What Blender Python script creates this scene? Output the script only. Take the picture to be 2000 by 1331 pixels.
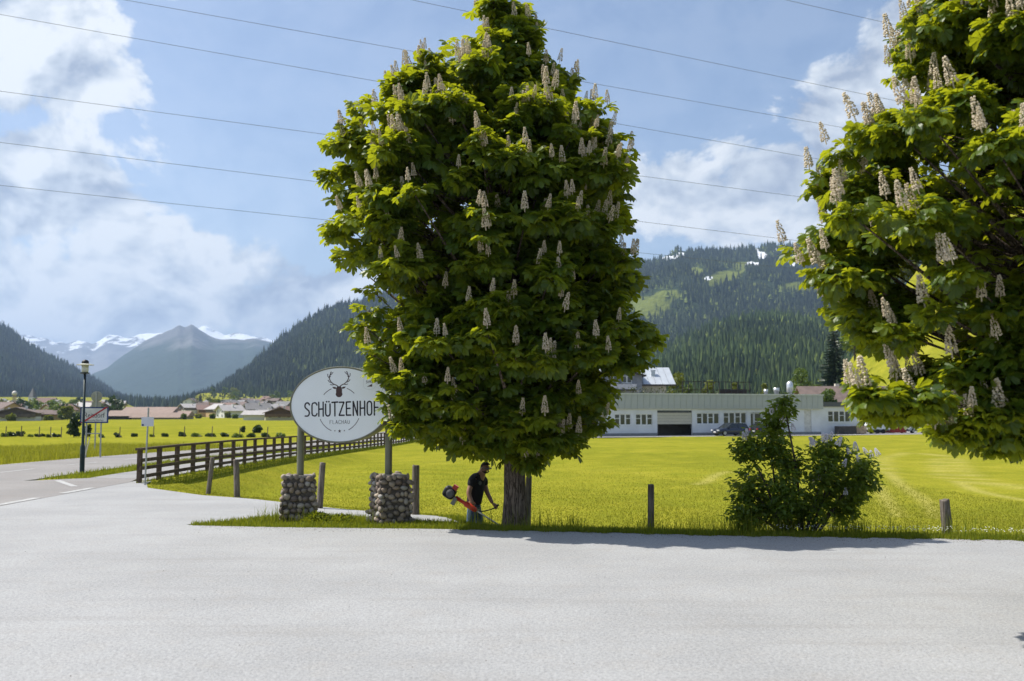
import bpy, bmesh, math, random
import numpy as np
from mathutils import Vector, Matrix, Euler, noise
from mathutils.geometry import delaunay_2d_cdt

for o in list(bpy.data.objects):
    bpy.data.objects.remove(o, do_unlink=True)
SC = bpy.context.scene
COL = SC.collection
R = math.radians

# ------------------------------------------------------------------ camera
FPX = 1944.4                      # focal length in photograph pixels (35 mm lens)
CAMZ = 2.2
TH = math.atan((805.0 - 665.5) / FPX)
cam_d = bpy.data.cameras.new('camera')
cam = bpy.data.objects.new('camera', cam_d); COL.objects.link(cam)
cam.location = (0, 0, CAMZ)
cam.rotation_euler = (math.pi / 2 + TH, 0, 0)
cam_d.lens = 35; cam_d.sensor_width = 36
cam_d.clip_start = 0.1; cam_d.clip_end = 60000
cam_d.dof.use_dof = True; cam_d.dof.focus_distance = 20.0; cam_d.dof.aperture_fstop = 1.6
SC.camera = cam

# ------------------------------------------------------------------ sun, sky, exposure
SUN_EL, SUN_FWD = 55.0, 13.0      # degrees; the sun stands to the west (-x), SUN_FWD beyond the scene
e_, f_ = R(SUN_EL), R(SUN_FWD)
SUN = Vector((-math.cos(e_) * math.cos(f_), math.cos(e_) * math.sin(f_), math.sin(e_)))
sun_d = bpy.data.lights.new('sun', 'SUN'); sun_d.energy = 4.2; sun_d.angle = R(0.53); sun_d.color = (1.0, 0.95, 0.86)
sun = bpy.data.objects.new('sun', sun_d); COL.objects.link(sun)
sun.rotation_euler = SUN.to_track_quat('Z', 'Y').to_euler()
SC.view_settings.view_transform = 'Standard'; SC.view_settings.look = 'None'
SC.view_settings.exposure = 0.70; SC.view_settings.gamma = 1.0; SC.view_settings.use_curve_mapping = False
SC.cycles.max_bounces = 8; SC.cycles.transparent_max_bounces = 8
SC.cycles.volume_bounces = 0
SC.cycles.use_denoising = True

def P(px, py, d):
    "world point at depth y = d seen at photograph pixel (px, py)"
    u = (px - 1000) / FPX; v = (665.5 - py) / FPX
    t = d / (math.cos(TH) - v * math.sin(TH))
    return Vector((u * t, d, CAMZ + t * (math.sin(TH) + v * math.cos(TH))))
def G(px, py, z=0.0):
    "world point on the level z seen at pixel (px, py)"
    u = (px - 1000) / FPX; v = (665.5 - py) / FPX
    dz = math.sin(TH) + v * math.cos(TH)
    t = (z - CAMZ) / dz
    return Vector((u * t, t * (math.cos(TH) - v * math.sin(TH)), z))
def PX(x, y, z):
    "photograph pixel of a world point (to check where things stand)"
    dz = z - CAMZ
    f = y * math.cos(TH) + dz * math.sin(TH); v = -y * math.sin(TH) + dz * math.cos(TH)
    return 1000 + FPX * x / f, 665.5 - FPX * v / f

world = bpy.data.worlds.new('World'); SC.world = world; world.use_nodes = True
def build_world():
    nt = world.node_tree; nt.nodes.clear(); L = nt.links.new
    def nd(t, **k):
        n = nt.nodes.new(t)
        for a, b in k.items(): setattr(n, a, b)
        return n
    def m(op, a, b=None, c=None, clamp=False):
        n = nd('ShaderNodeMath', operation=op, use_clamp=clamp)
        for i, x in enumerate((a, b, c)):
            if x is None: continue
            if hasattr(x, 'links') or hasattr(x, 'is_linked'): L(x, n.inputs[i])
            else: n.inputs[i].default_value = x
        return n.outputs[0]
    sky = nd('ShaderNodeTexSky', sky_type='NISHITA', sun_disc=False)
    sky.sun_elevation = R(SUN_EL); sky.sun_rotation = R(SKY_ROT)
    sky.altitude = 900; sky.air_density = 1.0; sky.dust_density = 3.0; sky.ozone_density = 1.0
    bg1 = nd('ShaderNodeBackground'); bg1.inputs[1].default_value = 0.100
    L(sky.outputs[0], bg1.inputs[0])
    tc = nd('ShaderNodeTexCoord'); sep = nd('ShaderNodeSeparateXYZ'); L(tc.outputs['Generated'], sep.inputs[0])
    x, y, z = sep.outputs
    az = m('ARCTAN2', x, y); el = m('ARCSINE', z)
    # cloud banks: azimuth, elevation, half-width, half-height (radians), weight
    def ang(px, py):
        v = P(px, py, 1.0) - Vector((0, 0, CAMZ)); v.normalize()
        return math.atan2(v.x, v.y), math.asin(v.z)
    blobs = []
    for px, py, rx, ry, w in [(30, 90, 215, 140, 1.0), (-60, 180, 200, 60, .8), (90, 330, 190, 110, 1.0), (-30, 390, 180, 80, 1.0),
                              (370, 525, 250, 95, 1.05), (120, 600, 380, 115, 1.05), (490, 605, 200, 100, 1.0), (230, 570, 250, 90, 1.0), (330, -30, 60, 40, .7),
                              (1680, 230, 220, 150, 1.1), (1560, 340, 190, 120, 1.05), (1310, 395, 180, 95, 1.0), (1420, 420, 190, 70, .9), (1900, 130, 230, 140, 1.0),
                              (690, 548, 60, 22, .7), (1170, 270, 60, 25, .6),
                              (-500, 300, 380, 260, 1.0), (-1100, 500, 500, 230, 1.0), (2500, 200, 420, 240, 1.0), (3000, 500, 500, 160, 1.0)]:
        a0, e0 = ang(px, py)
        blobs.append((a0, e0, rx / FPX, ry / FPX, w))
    def noise3(vec_scale, scale, detail, rough, off=(0, 0, 0), dist=0.0):
        mp = nd('ShaderNodeMapping'); mp.inputs['Scale'].default_value = vec_scale; mp.inputs['Location'].default_value = off
        L(tc.outputs['Generated'], mp.inputs[0])
        n = nd('ShaderNodeTexNoise'); n.inputs['Scale'].default_value = scale; n.inputs['Detail'].default_value = detail
        n.inputs['Roughness'].default_value = rough; n.inputs['Distortion'].default_value = dist
        L(mp.outputs[0], n.inputs['Vector']); return n.outputs['Fac']
    # a few banks elsewhere round the sky, as in view
    low = noise3((1, 1, 1.7), 2.3, 2, .5, (3.1, 1.2, .4))
    side = m('MULTIPLY', m('SUBTRACT', m('ABSOLUTE', az), 0.95), 2.0, clamp=True)
    best = m('ADD', m('MULTIPLY', m('SUBTRACT', low, 0.62), 5.0), m('MULTIPLY', m('SUBTRACT', side, 1.0), 4.0))
    ae = nd('ShaderNodeCombineXYZ'); L(az, ae.inputs[0]); L(el, ae.inputs[1])
    q = None
    for a0, e0, ra, re, w in blobs:
        mp = nd('ShaderNodeMapping'); mp.inputs['Scale'].default_value = (1 / ra, 1 / re, 0); mp.inputs['Location'].default_value = (-a0 / ra, -e0 / re, 0)
        L(ae.outputs[0], mp.inputs[0])
        ln = nd('ShaderNodeVectorMath', operation='LENGTH'); L(mp.outputs[0], ln.inputs[0]); ln = ln.outputs['Value']
        q = ln if q is None else m('SMOOTH_MIN', q, ln, .15)
    best = m('MAXIMUM', best, m('SUBTRACT', 1.0, q))
    best = m('MAXIMUM', best, -1.2)
    f1 = noise3((1, 1, 1.35), 9.0, 7, .60, (0, 0, 0), .25)
    f1s = noise3((1, 1, 1.35), 9.0, 4, .60, (0.016, 0.0, -0.022), .25)      # the same billows a step towards the sun
    f2 = noise3((1, 1, 1.6), 4.5, 4, .58, (1.7, .3, 2.2), .1)
    dens = m('ADD', best, m('MULTIPLY', m('SUBTRACT', f1, .5), 3.0))
    dn = nd('ShaderNodeMapRange', interpolation_type='SMOOTHSTEP'); dn.inputs[1].default_value = -0.02; dn.inputs[2].default_value = 0.30
    L(dens, dn.inputs[0])
    # thin veil near the horizon
    veil = nd('ShaderNodeMapRange'); veil.inputs[1].default_value = 0.30; veil.inputs[2].default_value = 0.0; veil.inputs[3].default_value = 0.10; veil.inputs[4].default_value = 0.22
    L(el, veil.inputs[0])
    alpha = m('MAXIMUM', m('MULTIPLY', dn.outputs[0], .95), veil.outputs[0])
    lit = m('MULTIPLY_ADD', m('SUBTRACT', f1, f1s), 4.2, .60)  # sunlit and self-shadowed sides of the clouds, painted into their colour
    body = m('MULTIPLY', m('SUBTRACT', f2, .48), -1.6)
    core = m('MULTIPLY', m('MAXIMUM', m('SUBTRACT', dens, .5), 0.0), -.30)
    sh = m('ADD', m('ADD', lit, body), core, clamp=True)
    ramp = nd('ShaderNodeValToRGB')
    ramp.color_ramp.elements[0].position = 0.0; ramp.color_ramp.elements[0].color = (.36, .42, .53, 1)
    ramp.color_ramp.elements[1].position = .85; ramp.color_ramp.elements[1].color = (.88, .91, .93, 1)
    ramp.color_ramp.elements.new(.45).color = (.62, .68, .75, 1)
    L(sh, ramp.inputs[0])
    bg2 = nd('ShaderNodeBackground'); bg2.inputs[1].default_value = CLOUD_STR
    L(ramp.outputs[0], bg2.inputs[0])
    mix = nd('ShaderNodeMixShader'); L(alpha, mix.inputs[0]); L(bg1.outputs[0], mix.inputs[1]); L(bg2.outputs[0], mix.inputs[2])
    out = nd('ShaderNodeOutputWorld'); L(mix.outputs[0], out.inputs[0])
SKY_ROT, CLOUD_STR = -90.0 + SUN_FWD, .70
build_world()
world.cycles.sampling_method = 'MANUAL'; world.cycles.sample_map_resolution = 512

# ------------------------------------------------------------------ helpers
def tag(o, label=None, cat=None, group=None, kind=None):
    if label: o['label'] = label
    if cat: o['category'] = cat
    if group: o['group'] = group
    if kind: o['kind'] = kind
    return o
def empty(name, loc=(0, 0, 0), rz=0.0, parent=None):
    o = bpy.data.objects.new(name, None); COL.objects.link(o)
    o.location = loc; o.rotation_euler = (0, 0, rz); o.empty_display_size = .2
    if parent: o.parent = parent
    return o
def link(name, mesh, parent=None, loc=None, mat=None):
    o = bpy.data.objects.new(name, mesh); COL.objects.link(o)
    if parent: o.parent = parent
    if loc is not None: o.location = loc
    return o

class MB:
    def __init__(s): s.v = []; s.f = []; s.m = []
    def add(s, vs, fs, mi=0):
        k = len(s.v); s.v.extend([tuple(q) for q in vs])
        for f in fs: s.f.append(tuple(i + k for i in f)); s.m.append(mi)
        return s
    def box(s, c, d, mi=0, rz=0.0, M=None):
        x, y, z = d[0] / 2, d[1] / 2, d[2] / 2
        vs = [Vector((a * x, b * y, g * z)) for g in (-1, 1) for b in (-1, 1) for a in (-1, 1)]
        if M is None: M = Matrix.Rotation(rz, 3, 'Z')
        vs = [M @ q + Vector(c) for q in vs]
        return s.add(vs, [(0, 2, 3, 1), (4, 5, 7, 6), (0, 1, 5, 4), (2, 6, 7, 3), (0, 4, 6, 2), (1, 3, 7, 5)], mi)
    def b2(s, p, q, mi=0):
        return s.box([(a + b) / 2 for a, b in zip(p, q)], [abs(b - a) for a, b in zip(p, q)], mi)
    def tube(s, pts, rad, n=8, mi=0, cap=True, jit=0.0, rng=None):
        pts = [Vector(p) for p in pts]
        if not hasattr(rad, '__len__'): rad = [rad] * len(pts)
        vs = []; fs = []
        up = Vector((0, 0, 1))
        d0 = (pts[1] - pts[0]).normalized()
        if abs(d0.dot(up)) > .95: up = Vector((1, 0, 0))
        a = d0.cross(up).normalized()
        for i, p in enumerate(pts):
            d = (pts[min(i + 1, len(pts) - 1)] - pts[max(i - 1, 0)]).normalized()
            a = (a - d * a.dot(d)).normalized(); b = d.cross(a)
            for k in range(n):
                t = 2 * math.pi * k / n; r = rad[i]
                if jit: r *= 1 + jit * (rng.random() - .5) * 2
                vs.append(p + (a * math.cos(t) + b * math.sin(t)) * r)
        for i in range(len(pts) - 1):
            for k in range(n):
                k2 = (k + 1) % n
                fs.append((i * n + k, i * n + k2, (i + 1) * n + k2, (i + 1) * n + k))
        if cap:
            fs.append(tuple(range(n - 1, -1, -1))); fs.append(tuple((len(pts) - 1) * n + k for k in range(n)))
        return s.add(vs, fs, mi)
    def lathe(s, prof, n=16, c=(0, 0, 0), mi=0, M=None):
        vs = []; fs = []
        for r, z in prof:
            for k in range(n):
                t = 2 * math.pi * k / n; q = Vector((r * math.cos(t), r * math.sin(t), z))
                if M is not None: q = M @ q
                vs.append(q + Vector(c))
        for i in range(len(prof) - 1):
            for k in range(n):
                k2 = (k + 1) % n
                fs.append((i * n + k, i * n + k2, (i + 1) * n + k2, (i + 1) * n + k))
        fs.append(tuple(range(n - 1, -1, -1))); fs.append(tuple((len(prof) - 1) * n + k for k in range(n)))
        return s.add(vs, fs, mi)
    def quad(s, *p, mi=0): return s.add(p, [tuple(range(len(p)))], mi)
    def mesh(s, name, mats=(), smooth=False):
        me = bpy.data.meshes.new(name); me.from_pydata(s.v, [], s.f)
        if not isinstance(mats, (list, tuple)): mats = [mats]
        for q in mats: me.materials.append(q)
        me.polygons.foreach_set('material_index', s.m)
        if smooth: me.polygons.foreach_set('use_smooth', [True] * len(s.f))
        me.update(); return me
    def build(s, name, mats, parent=None, smooth=False, loc=None):
        return link(name, s.mesh(name, mats, smooth), parent, loc)

def npmesh(name, V, F, mats, attr=None, smooth=False, mi=None):
    "V (n,3), F (m,k) index array"
    me = bpy.data.meshes.new(name); V = np.asarray(V, np.float32); F = np.asarray(F, np.int32)
    n, k = F.shape
    me.vertices.add(len(V)); me.vertices.foreach_set('co', V.ravel())
    me.loops.add(n * k); me.loops.foreach_set('vertex_index', F.ravel())
    me.polygons.add(n); me.polygons.foreach_set('loop_start', np.arange(0, n * k, k, dtype=np.int32))
    try: me.polygons.foreach_set('loop_total', np.full(n, k, np.int32))
    except Exception: pass
    for q in (mats if isinstance(mats, (list, tuple)) else [mats]): me.materials.append(q)
    if mi is not None: me.polygons.foreach_set('material_index', np.asarray(mi, np.int32))
    me.polygons.foreach_set('use_smooth', np.full(n, bool(smooth)))
    for a, val in (attr or {}).items():
        at = me.attributes.new(a, 'FLOAT', 'POINT'); at.data.foreach_set('value', np.asarray(val, np.float32))
    me.update(calc_edges=True); me.validate(); return me

# ------------------------------------------------------------------ materials
class NT:
    def __init__(s, name):
        s.m = bpy.data.materials.new(name); s.m.use_nodes = True; s.t = s.m.node_tree; s.t.nodes.clear()
        s.out = s.n('ShaderNodeOutputMaterial')
    def n(s, t, **k):
        q = s.t.nodes.new(t)
        for a, b in k.items(): setattr(q, a, b)
        return q
    def L(s, a, b): s.t.links.new(a, b)
    def val(s, sock, x):
        if hasattr(x, 'is_linked'): s.L(x, sock)
        elif hasattr(x, '__len__') and len(x) == 3 and sock.type == 'RGBA': sock.default_value = (*x, 1)
        else: sock.default_value = x
    def math(s, op, a, b=None, c=None, clamp=False):
        q = s.n('ShaderNodeMath', operation=op, use_clamp=clamp)
        for i, x in enumerate((a, b, c)):
            if x is not None: s.val(q.inputs[i], x)
        return q.outputs[0]
    def co(s, kind='Object', scale=(1, 1, 1)):
        c = s.n('ShaderNodeTexCoord'); mp = s.n('ShaderNodeMapping'); mp.inputs['Scale'].default_value = scale
        s.L(c.outputs[kind], mp.inputs[0]); return mp.outputs[0]
    def pos(s, scale=(1, 1, 1)):
        c = s.n('ShaderNodeNewGeometry'); mp = s.n('ShaderNodeMapping'); mp.inputs['Scale'].default_value = scale
        s.L(c.outputs['Position'], mp.inputs[0]); return mp.outputs[0]
    def noise(s, vec, scale, detail=4, rough=.55, dist=0.0):
        q = s.n('ShaderNodeTexNoise'); q.inputs['Scale'].default_value = scale; q.inputs['Detail'].default_value = detail
        q.inputs['Roughness'].default_value = rough; q.inputs['Distortion'].default_value = dist
        s.L(vec, q.inputs['Vector']); return q.outputs['Fac']
    def voro(s, vec, scale, feature='F1', out='Distance'):
        q = s.n('ShaderNodeTexVoronoi', feature=feature); q.inputs['Scale'].default_value = scale; s.L(vec, q.inputs['Vector']); return q.outputs[out]
    def rng(s, x, a, b, c=0.0, d=1.0, smooth=True):
        q = s.n('ShaderNodeMapRange', interpolation_type='SMOOTHSTEP' if smooth else 'LINEAR')
        s.L(x, q.inputs[0])
        for i, w in zip((1, 2, 3, 4), (a, b, c, d)): q.inputs[i].default_value = w
        return q.outputs[0]
    def ramp(s, x, stops):
        q = s.n('ShaderNodeValToRGB'); e = q.color_ramp.elements
        e[0].position = stops[0][0]; e[0].color = (*stops[0][1], 1); e[1].position = stops[-1][0]; e[1].color = (*stops[-1][1], 1)
        for p, c in stops[1:-1]: e.new(p).color = (*c, 1)
        s.L(x, q.inputs[0]); return q.outputs[0]
    def mix(s, f, a, b, bt='MIX'):
        q = s.n('ShaderNodeMix', data_type='RGBA', blend_type=bt)
        s.val(q.inputs[0], f)
        for i, x in ((6, a), (7, b)):
            if hasattr(x, 'is_linked'): s.L(x, q.inputs[i])
            else: q.inputs[i].default_value = (*x[:3], 1)
        return q.outputs[2]
    def attr(s, name):
        q = s.n('ShaderNodeAttribute', attribute_name=name); return q.outputs['Fac']
    def rand(s): return s.n('ShaderNodeObjectInfo').outputs['Random']
    def bump(s, h, strength=.5, dist=.02):
        q = s.n('ShaderNodeBump'); q.inputs['Strength'].default_value = strength; q.inputs['Distance'].default_value = dist
        s.L(h, q.inputs['Height']); return q.outputs[0]
    def bsdf(s, col, rough=.6, metal=0.0, normal=None, spec=.5, coat=0.0):
        q = s.n('ShaderNodeBsdfPrincipled')
        if hasattr(col, 'is_linked'): s.L(col, q.inputs['Base Color'])
        else: q.inputs['Base Color'].default_value = (*col[:3], 1)
        s.val(q.inputs['Roughness'], rough); q.inputs['Metallic'].default_value = metal
        q.inputs['Specular IOR Level'].default_value = spec; q.inputs['Coat Weight'].default_value = coat
        if normal is not None: s.L(normal, q.inputs['Normal'])
        return q.outputs[0]
    def leaf(s, col, tcol, f=.4, rough=.45, spec=.4):
        d = s.bsdf(col, rough, spec=spec); t = s.n('ShaderNodeBsdfTranslucent'); s.val(t.inputs[0], tcol)
        mx = s.n('ShaderNodeMixShader'); mx.inputs[0].default_value = f; s.L(d, mx.inputs[1]); s.L(t.outputs[0], mx.inputs[2]); return mx.outputs[0]
    def done(s, sh): s.L(sh, s.out.inputs[0]); return s.m

MATS = {}
def plain(name, col, rough=.6, metal=0.0, var=.12, scale=3.0, bump=.0, spec=.4, coat=0.0):
    "a paint or similar with slight unevenness"
    if name in MATS: return MATS[name]
    t = NT(name); c = t.co(); n = t.noise(c, scale, 5)
    a = [x * (1 - var) for x in col]; b = [min(1, x * (1 + var)) for x in col]
    cc = t.mix(t.rng(n, .3, .7), a, b)
    nm = t.bump(t.noise(c, scale * 12, 3), bump, .01) if bump else None
    MATS[name] = t.done(t.bsdf(cc, t.rng(n, .2, .8, rough * .9, min(1, rough * 1.1)), metal, nm, spec, coat)); return MATS[name]
def glass(name='window_glass', col=(.02, .026, .03)):
    if name in MATS: return MATS[name]
    t = NT(name); n = t.noise(t.pos(), .7, 2)
    MATS[name] = t.done(t.bsdf(t.mix(n, col, [x * 2.2 for x in col]), .06, 0, None, .8)); return MATS[name]
# ------------------------------------------------------------------ the ground
def smooth(a, b, x):
    t = np.clip((x - a) / (b - a), 0, 1); return t * t * (3 - 2 * t)
FX = [-60, -6.3, -4.46, -2, 0, 1.9, 3.7, 5.5, 7.65, 8.9, 14, 40]
FY = [21, 19.6, 19.27, 19.05, 18.76, 18.4, 18.0, 17.8, 17.5, 17.3, 16.6, 13]
def front(x): return np.interp(x, FX, FY)
WEDGE = [(-1.0, 19.95), (-1.02, 20.9), (-1.7, 22.2), (-3.2, 23.5), (-5.8, 25.0), (-8.2, 26.6), (-10.6, 29.2), (-11.3, 31.0), (-11.5, 32.0)]
ISLAND_BACK = [(-6.4, 19.75), (-5.6, 20.5), (-4.9, 21.5), (-3.9, 21.9), (-3.0, 21.25), (-2.2, 20.7), (-1.6, 20.25)]
FORE = [(-12.03, -20), (40, -20)] + [(x, float(front(x))) for x in (40, 25, 14, 11, 8.9, 7.65, 6.5, 5.5, 4.6, 3.7, 2.8, 1.9, 1, 0, -1, -2, -3.2, -4.46, -5.5, -6.2)] + ISLAND_BACK + WEDGE + [(-12.03, 32)]
def roadx(y):   # right edge, left edge of the road
    b = np.interp(y, [-40, 60, 120, 200, 400, 900], [0, 0, 1.5, 5, 16, 60])
    return -15.6 + b, -21.6 + b
RY = [-40, 0, 20, 31.9, 32, 45, 60, 80, 100, 120, 150, 200, 300, 400, 520]
ROAD = [(-12.0, -40), (-12.0, 31.5), (-12.4, 33.2), (-13.6, 33.8), (-14.6, 33.0)] + [(float(roadx(y)[0]), y) for y in RY[4:]] + [(float(roadx(y)[1]), y) for y in reversed(RY)]
def fencex(y): return np.interp(y, [0, 31, 60, 115, 200], [-11.6, -11.6, -11.2, -9.6, -5])
PATH = [(-14.1, 33.5), (-12.2, 33.0), (-11.75, 32.0)] + [(float(fencex(y)) - .25, y) for y in (34, 45, 60, 80, 100, 120, 150, 200)] + [(float(fencex(y)) - 2.6, y) for y in (200, 150, 120, 100, 80, 60, 45, 36)]
def seg_dist(x, y, poly):
    x = np.asarray(x, float); y = np.asarray(y, float); best = np.full(x.shape, 1e9); ins = np.zeros(x.shape, bool)
    for (ax, ay), (bx, by) in zip(poly, poly[1:] + poly[:1]):
        dx, dy = bx - ax, by - ay; t = np.clip(((x - ax) * dx + (y - ay) * dy) / (dx * dx + dy * dy + 1e-12), 0, 1)
        best = np.minimum(best, np.hypot(x - ax - t * dx, y - ay - t * dy))
        c = ((ay > y) != (by > y)) & (x < (bx - ax) * (y - ay) / (by - ay + 1e-12) + ax); ins ^= c
    return np.where(ins, -best, best)
def paved(x, y): return np.minimum(np.minimum(seg_dist(x, y, FORE), seg_dist(x, y, ROAD)), seg_dist(x, y, PATH))
def H(x, y):
    x = np.asarray(x, float); y = np.asarray(y, float)
    far = -.7 * smooth(34, 100, y)
    a = -.12 * smooth(.8, 4.5, y - front(x)) * smooth(-7, -3.4, x) * smooth(-12, -11, x)
    base = np.minimum(far, a)
    s = paved(x, y)
    drop = smooth(.35, 3.0, s)
    mdrop = smooth(-1.15, -.6, x) * smooth(.85, 1.9, y - front(x))
    drop = np.maximum(np.where(s > 0, drop, 0), mdrop)
    depth = np.where(x < -16, -.15, -.62)
    h = base + (np.minimum(depth, base) - base) * drop
    bumps = .05 * np.sin(x * .31 + 1) * np.sin(y * .23) + .03 * np.sin(x * .9 + y * .4)
    h = h + bumps * smooth(1, 6, s)
    # the meadow rises to the hillside on the right, far behind
    rise = smooth(-6, 46, x - .295 * y) * smooth(150, 232, y) * (1 - .6 * smooth(400, 900, y))
    return h + 52 * rise
def h1(x, y): return float(H(np.array([x]), np.array([y]))[0])

def mat_asphalt(name, base, warm, scale=1.0, contrast=1.0):
    t = NT(name); p = t.pos()
    big = t.noise(p, .35, 5, .6); mid = t.noise(p, 2.2, 5, .6); fine = t.noise(p, 26, 5, .78); vor = t.voro(p, 42)
    c = t.mix(t.rng(big, .3, .72), [x * .90 for x in base], [x * 1.07 for x in base])
    c = t.mix(t.math('MULTIPLY', t.rng(mid, .45, .8), .5), c, warm)
    sp = t.math('MULTIPLY_ADD', t.math('SUBTRACT', fine, .5), 1.5 * contrast, 1.0)
    sp2 = t.rng(vor, .02, .55, .80, 1.10)
    k = t.n('ShaderNodeVectorMath', operation='SCALE'); t.L(c, k.inputs[0]); t.L(t.math('MULTIPLY', sp, sp2), k.inputs['Scale'])
    # swept arcs of dust and faint tyre streaks running across
    st = t.noise(t.pos((.10, 1.3, 1)), 1.6, 4, .65)
    c2 = t.mix(t.math('MULTIPLY', t.rng(st, .50, .72), .30), k.outputs[0], [x * .80 for x in warm])
    dk = t.rng(t.noise(p, 1.1, 3, .5), .66, .80)
    c2 = t.mix(t.math('MULTIPLY', dk, .22), c2, [x * .6 for x in base])
    return t.done(t.bsdf(c2, .88, 0, t.bump(t.math('ADD', vor, fine), .5, .006), .25))
M_ASPH = mat_asphalt('pale_gravel_asphalt', (.304, .307, .308), (.298, .286, .270))
M_ROAD = mat_asphalt('road_asphalt', (.235, .225, .215), (.24, .205, .185))
M_PATH = mat_asphalt('path_asphalt', (.27, .268, .262), (.25, .23, .21))

def sheet(name, poly, mat, dz, step, zone=None, skirt=.18):
    "a triangulated sheet inside poly that follows the ground, with a skirt"
    pts = [Vector(p) for p in poly]
    rim = []
    for a, b in zip(pts, pts[1:] + pts[:1]):
        n = max(1, int((b - a).length / (step if zone is None or zone(*((a + b) / 2)) else step * 8)))
        rim += [a.lerp(b, i / n) for i in range(n)]
    V = [Vector((p.x, p.y)) for p in rim]
    xs = [p.x for p in rim]; ys = [p.y for p in rim]
    gx = np.arange(min(xs), max(xs), step); gy = np.arange(min(ys), max(ys), step)
    X, Y = np.meshgrid(gx, gy); X = X.ravel(); Y = Y.ravel()
    keep = seg_dist(X, Y, [(p.x, p.y) for p in rim]) < -step * .45
    if zone is not None:
        zz = np.array([zone(a, b) for a, b in zip(X, Y)])
        keep &= zz
    V += [Vector((a, b)) for a, b in zip(X[keep], Y[keep])]
    n = len(rim)
    r = delaunay_2d_cdt(V, [(i, (i + 1) % n) for i in range(n)], [], 1, 1e-5)
    co = np.array([(p.x, p.y) for p in r[0]])
    z = H(co[:, 0], co[:, 1]) + dz
    mb = MB(); mb.add([(a, b, c) for (a, b), c in zip(co, z)], [tuple(f) for f in r[2]])
    ro = [(p.x, p.y) for p in rim]; rz = H(np.array(ro)[:, 0], np.array(ro)[:, 1]) + dz
    top = [(a, b, c) for (a, b), c in zip(ro, rz)]; bot = [(a, b, c - skirt) for a, b, c in top]
    mb.add(top + bot, [(i, i + n, (i + 1) % n + n, (i + 1) % n) for i in range(n)])
    o = mb.build(name, mat, smooth=False); tag(o, kind='structure'); return o
sheet('forecourt', FORE, M_ASPH, 0.0, .6, lambda x, y: y > 15 and x < 12)
road = sheet('road', ROAD, M_ROAD, .004, 3.0)
sheet('footpath', PATH, M_PATH, .008, 2.0)

# meadow: graded grid, fine in front of the camera
def graded(parts):
    out = [parts[0][0]]
    for a, b, st in parts: out += list(np.arange(a + st, b + st * .01, st))
    return np.unique(np.round(out, 4))
gx = np.concatenate([-np.geomspace(3200, 60, 40), graded([(-58, -26, 2.0), (-26, -12, .6), (-12, 18, .25), (18, 40, 1.0), (40, 160, 4.0)]), np.geomspace(170, 2400, 28)])
gy = np.concatenate([[-300, -100, -40, -20, 0, 8, 12, 14], graded([(15, 46, .25), (46, 80, 1.0), (80, 200, 4.0)]), np.geomspace(210, 6500, 40)])
X, Y = np.meshgrid(gx, gy); sh = X.shape
Z = H(X.ravel(), Y.ravel()).reshape(sh) - .03
Z -= .10 * (paved(X.ravel(), Y.ravel()).reshape(sh) < -.35)
idx = np.arange(X.size).reshape(sh)
FQ = np.stack([idx[:-1, :-1], idx[:-1, 1:], idx[1:, 1:], idx[1:, :-1]], -1).reshape(-1, 4)
# paler turned-hay wheel tracks in the mown meadow (photograph pixels, dropped on the meadow)
TR = [[(1110, 505), (1118, 540), (1135, 580), (1200, 640), (1290, 705), (1390, 765), (1430, 820), (1450, 880)],
      [(1450, 500), (1465, 550), (1490, 595), (1560, 640), (1680, 690), (1850, 730), (2000, 760)],
      [(1575, 500), (1600, 545), (1640, 590), (1730, 640), (1900, 680), (2000, 692)],
      [(1000, 620), (1080, 670), (1130, 740), (1170, 800), (1210, 870)],
      [(1105, 515), (1150, 490), (1240, 468), (1340, 470), (1460, 480), (1570, 500)], [(-60, 660), (0, 640), (60, 610), (130, 590)]]
tr = np.zeros(X.size); xr, yr = X.ravel(), Y.ravel()
near = (xr > 2) & (xr < 30) & (yr > 19) & (yr < 75)
for line in TR:
    pts = [G(1380 + a / 3.226, 740 + b / 3.226, -.62) for a, b in line]
    d = np.full(near.sum(), 1e9)
    for a, b in zip(pts, pts[1:]):
        dx, dy = b.x - a.x, b.y - a.y; t = np.clip(((xr[near] - a.x) * dx + (yr[near] - a.y) * dy) / (dx * dx + dy * dy), 0, 1)
        d = np.minimum(d, np.hypot(xr[near] - a.x - t * dx, yr[near] - a.y - t * dy))
    wd = .15 + .0025 * yr[near]
    tr[near] = np.maximum(tr[near], np.exp(-(d / wd) ** 2))
def mat_meadow():
    t = NT('mown_meadow_grass'); p = t.pos()
    big = t.noise(p, .06, 5, .6); mid = t.noise(p, .55, 5, .62); fine = t.noise(p, 14, 4, .7); st = t.noise(t.pos((.25, 2.2, 1)), .9, 4, .6)
    c = t.ramp(t.math('ADD', t.math('MULTIPLY', mid, .55), t.math('MULTIPLY', big, .45)),
               [(.30, (.140, .156, .017)), (.46, (.210, .215, .022)), (.58, (.268, .257, .028)), (.75, (.318, .292, .050))])
    c = t.mix(t.math('MULTIPLY', t.rng(st, .50, .75), .35), c, (.20, .24, .018))
    c = t.mix(t.math('MULTIPLY', t.rng(t.noise(p, .23, 4, .6), .60, .80), .30), c, (.29, .24, .06))
    c = t.mix(t.math('MULTIPLY', t.math('MULTIPLY', t.attr('track'), t.rng(fine, .2, .55)), .55), c, (.42, .37, .12))
    k = t.n('ShaderNodeVectorMath', operation='SCALE'); t.L(c, k.inputs[0]); t.L(t.rng(fine, .2, .8, .62, 1.35), k.inputs['Scale'])
    # woodland soil tone far off on the hillside
    return t.done(t.bsdf(k.outputs[0], .95, 0, t.bump(t.math('ADD', fine, mid), .7, .05), .0))
M_MEADOW = mat_meadow()
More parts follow.
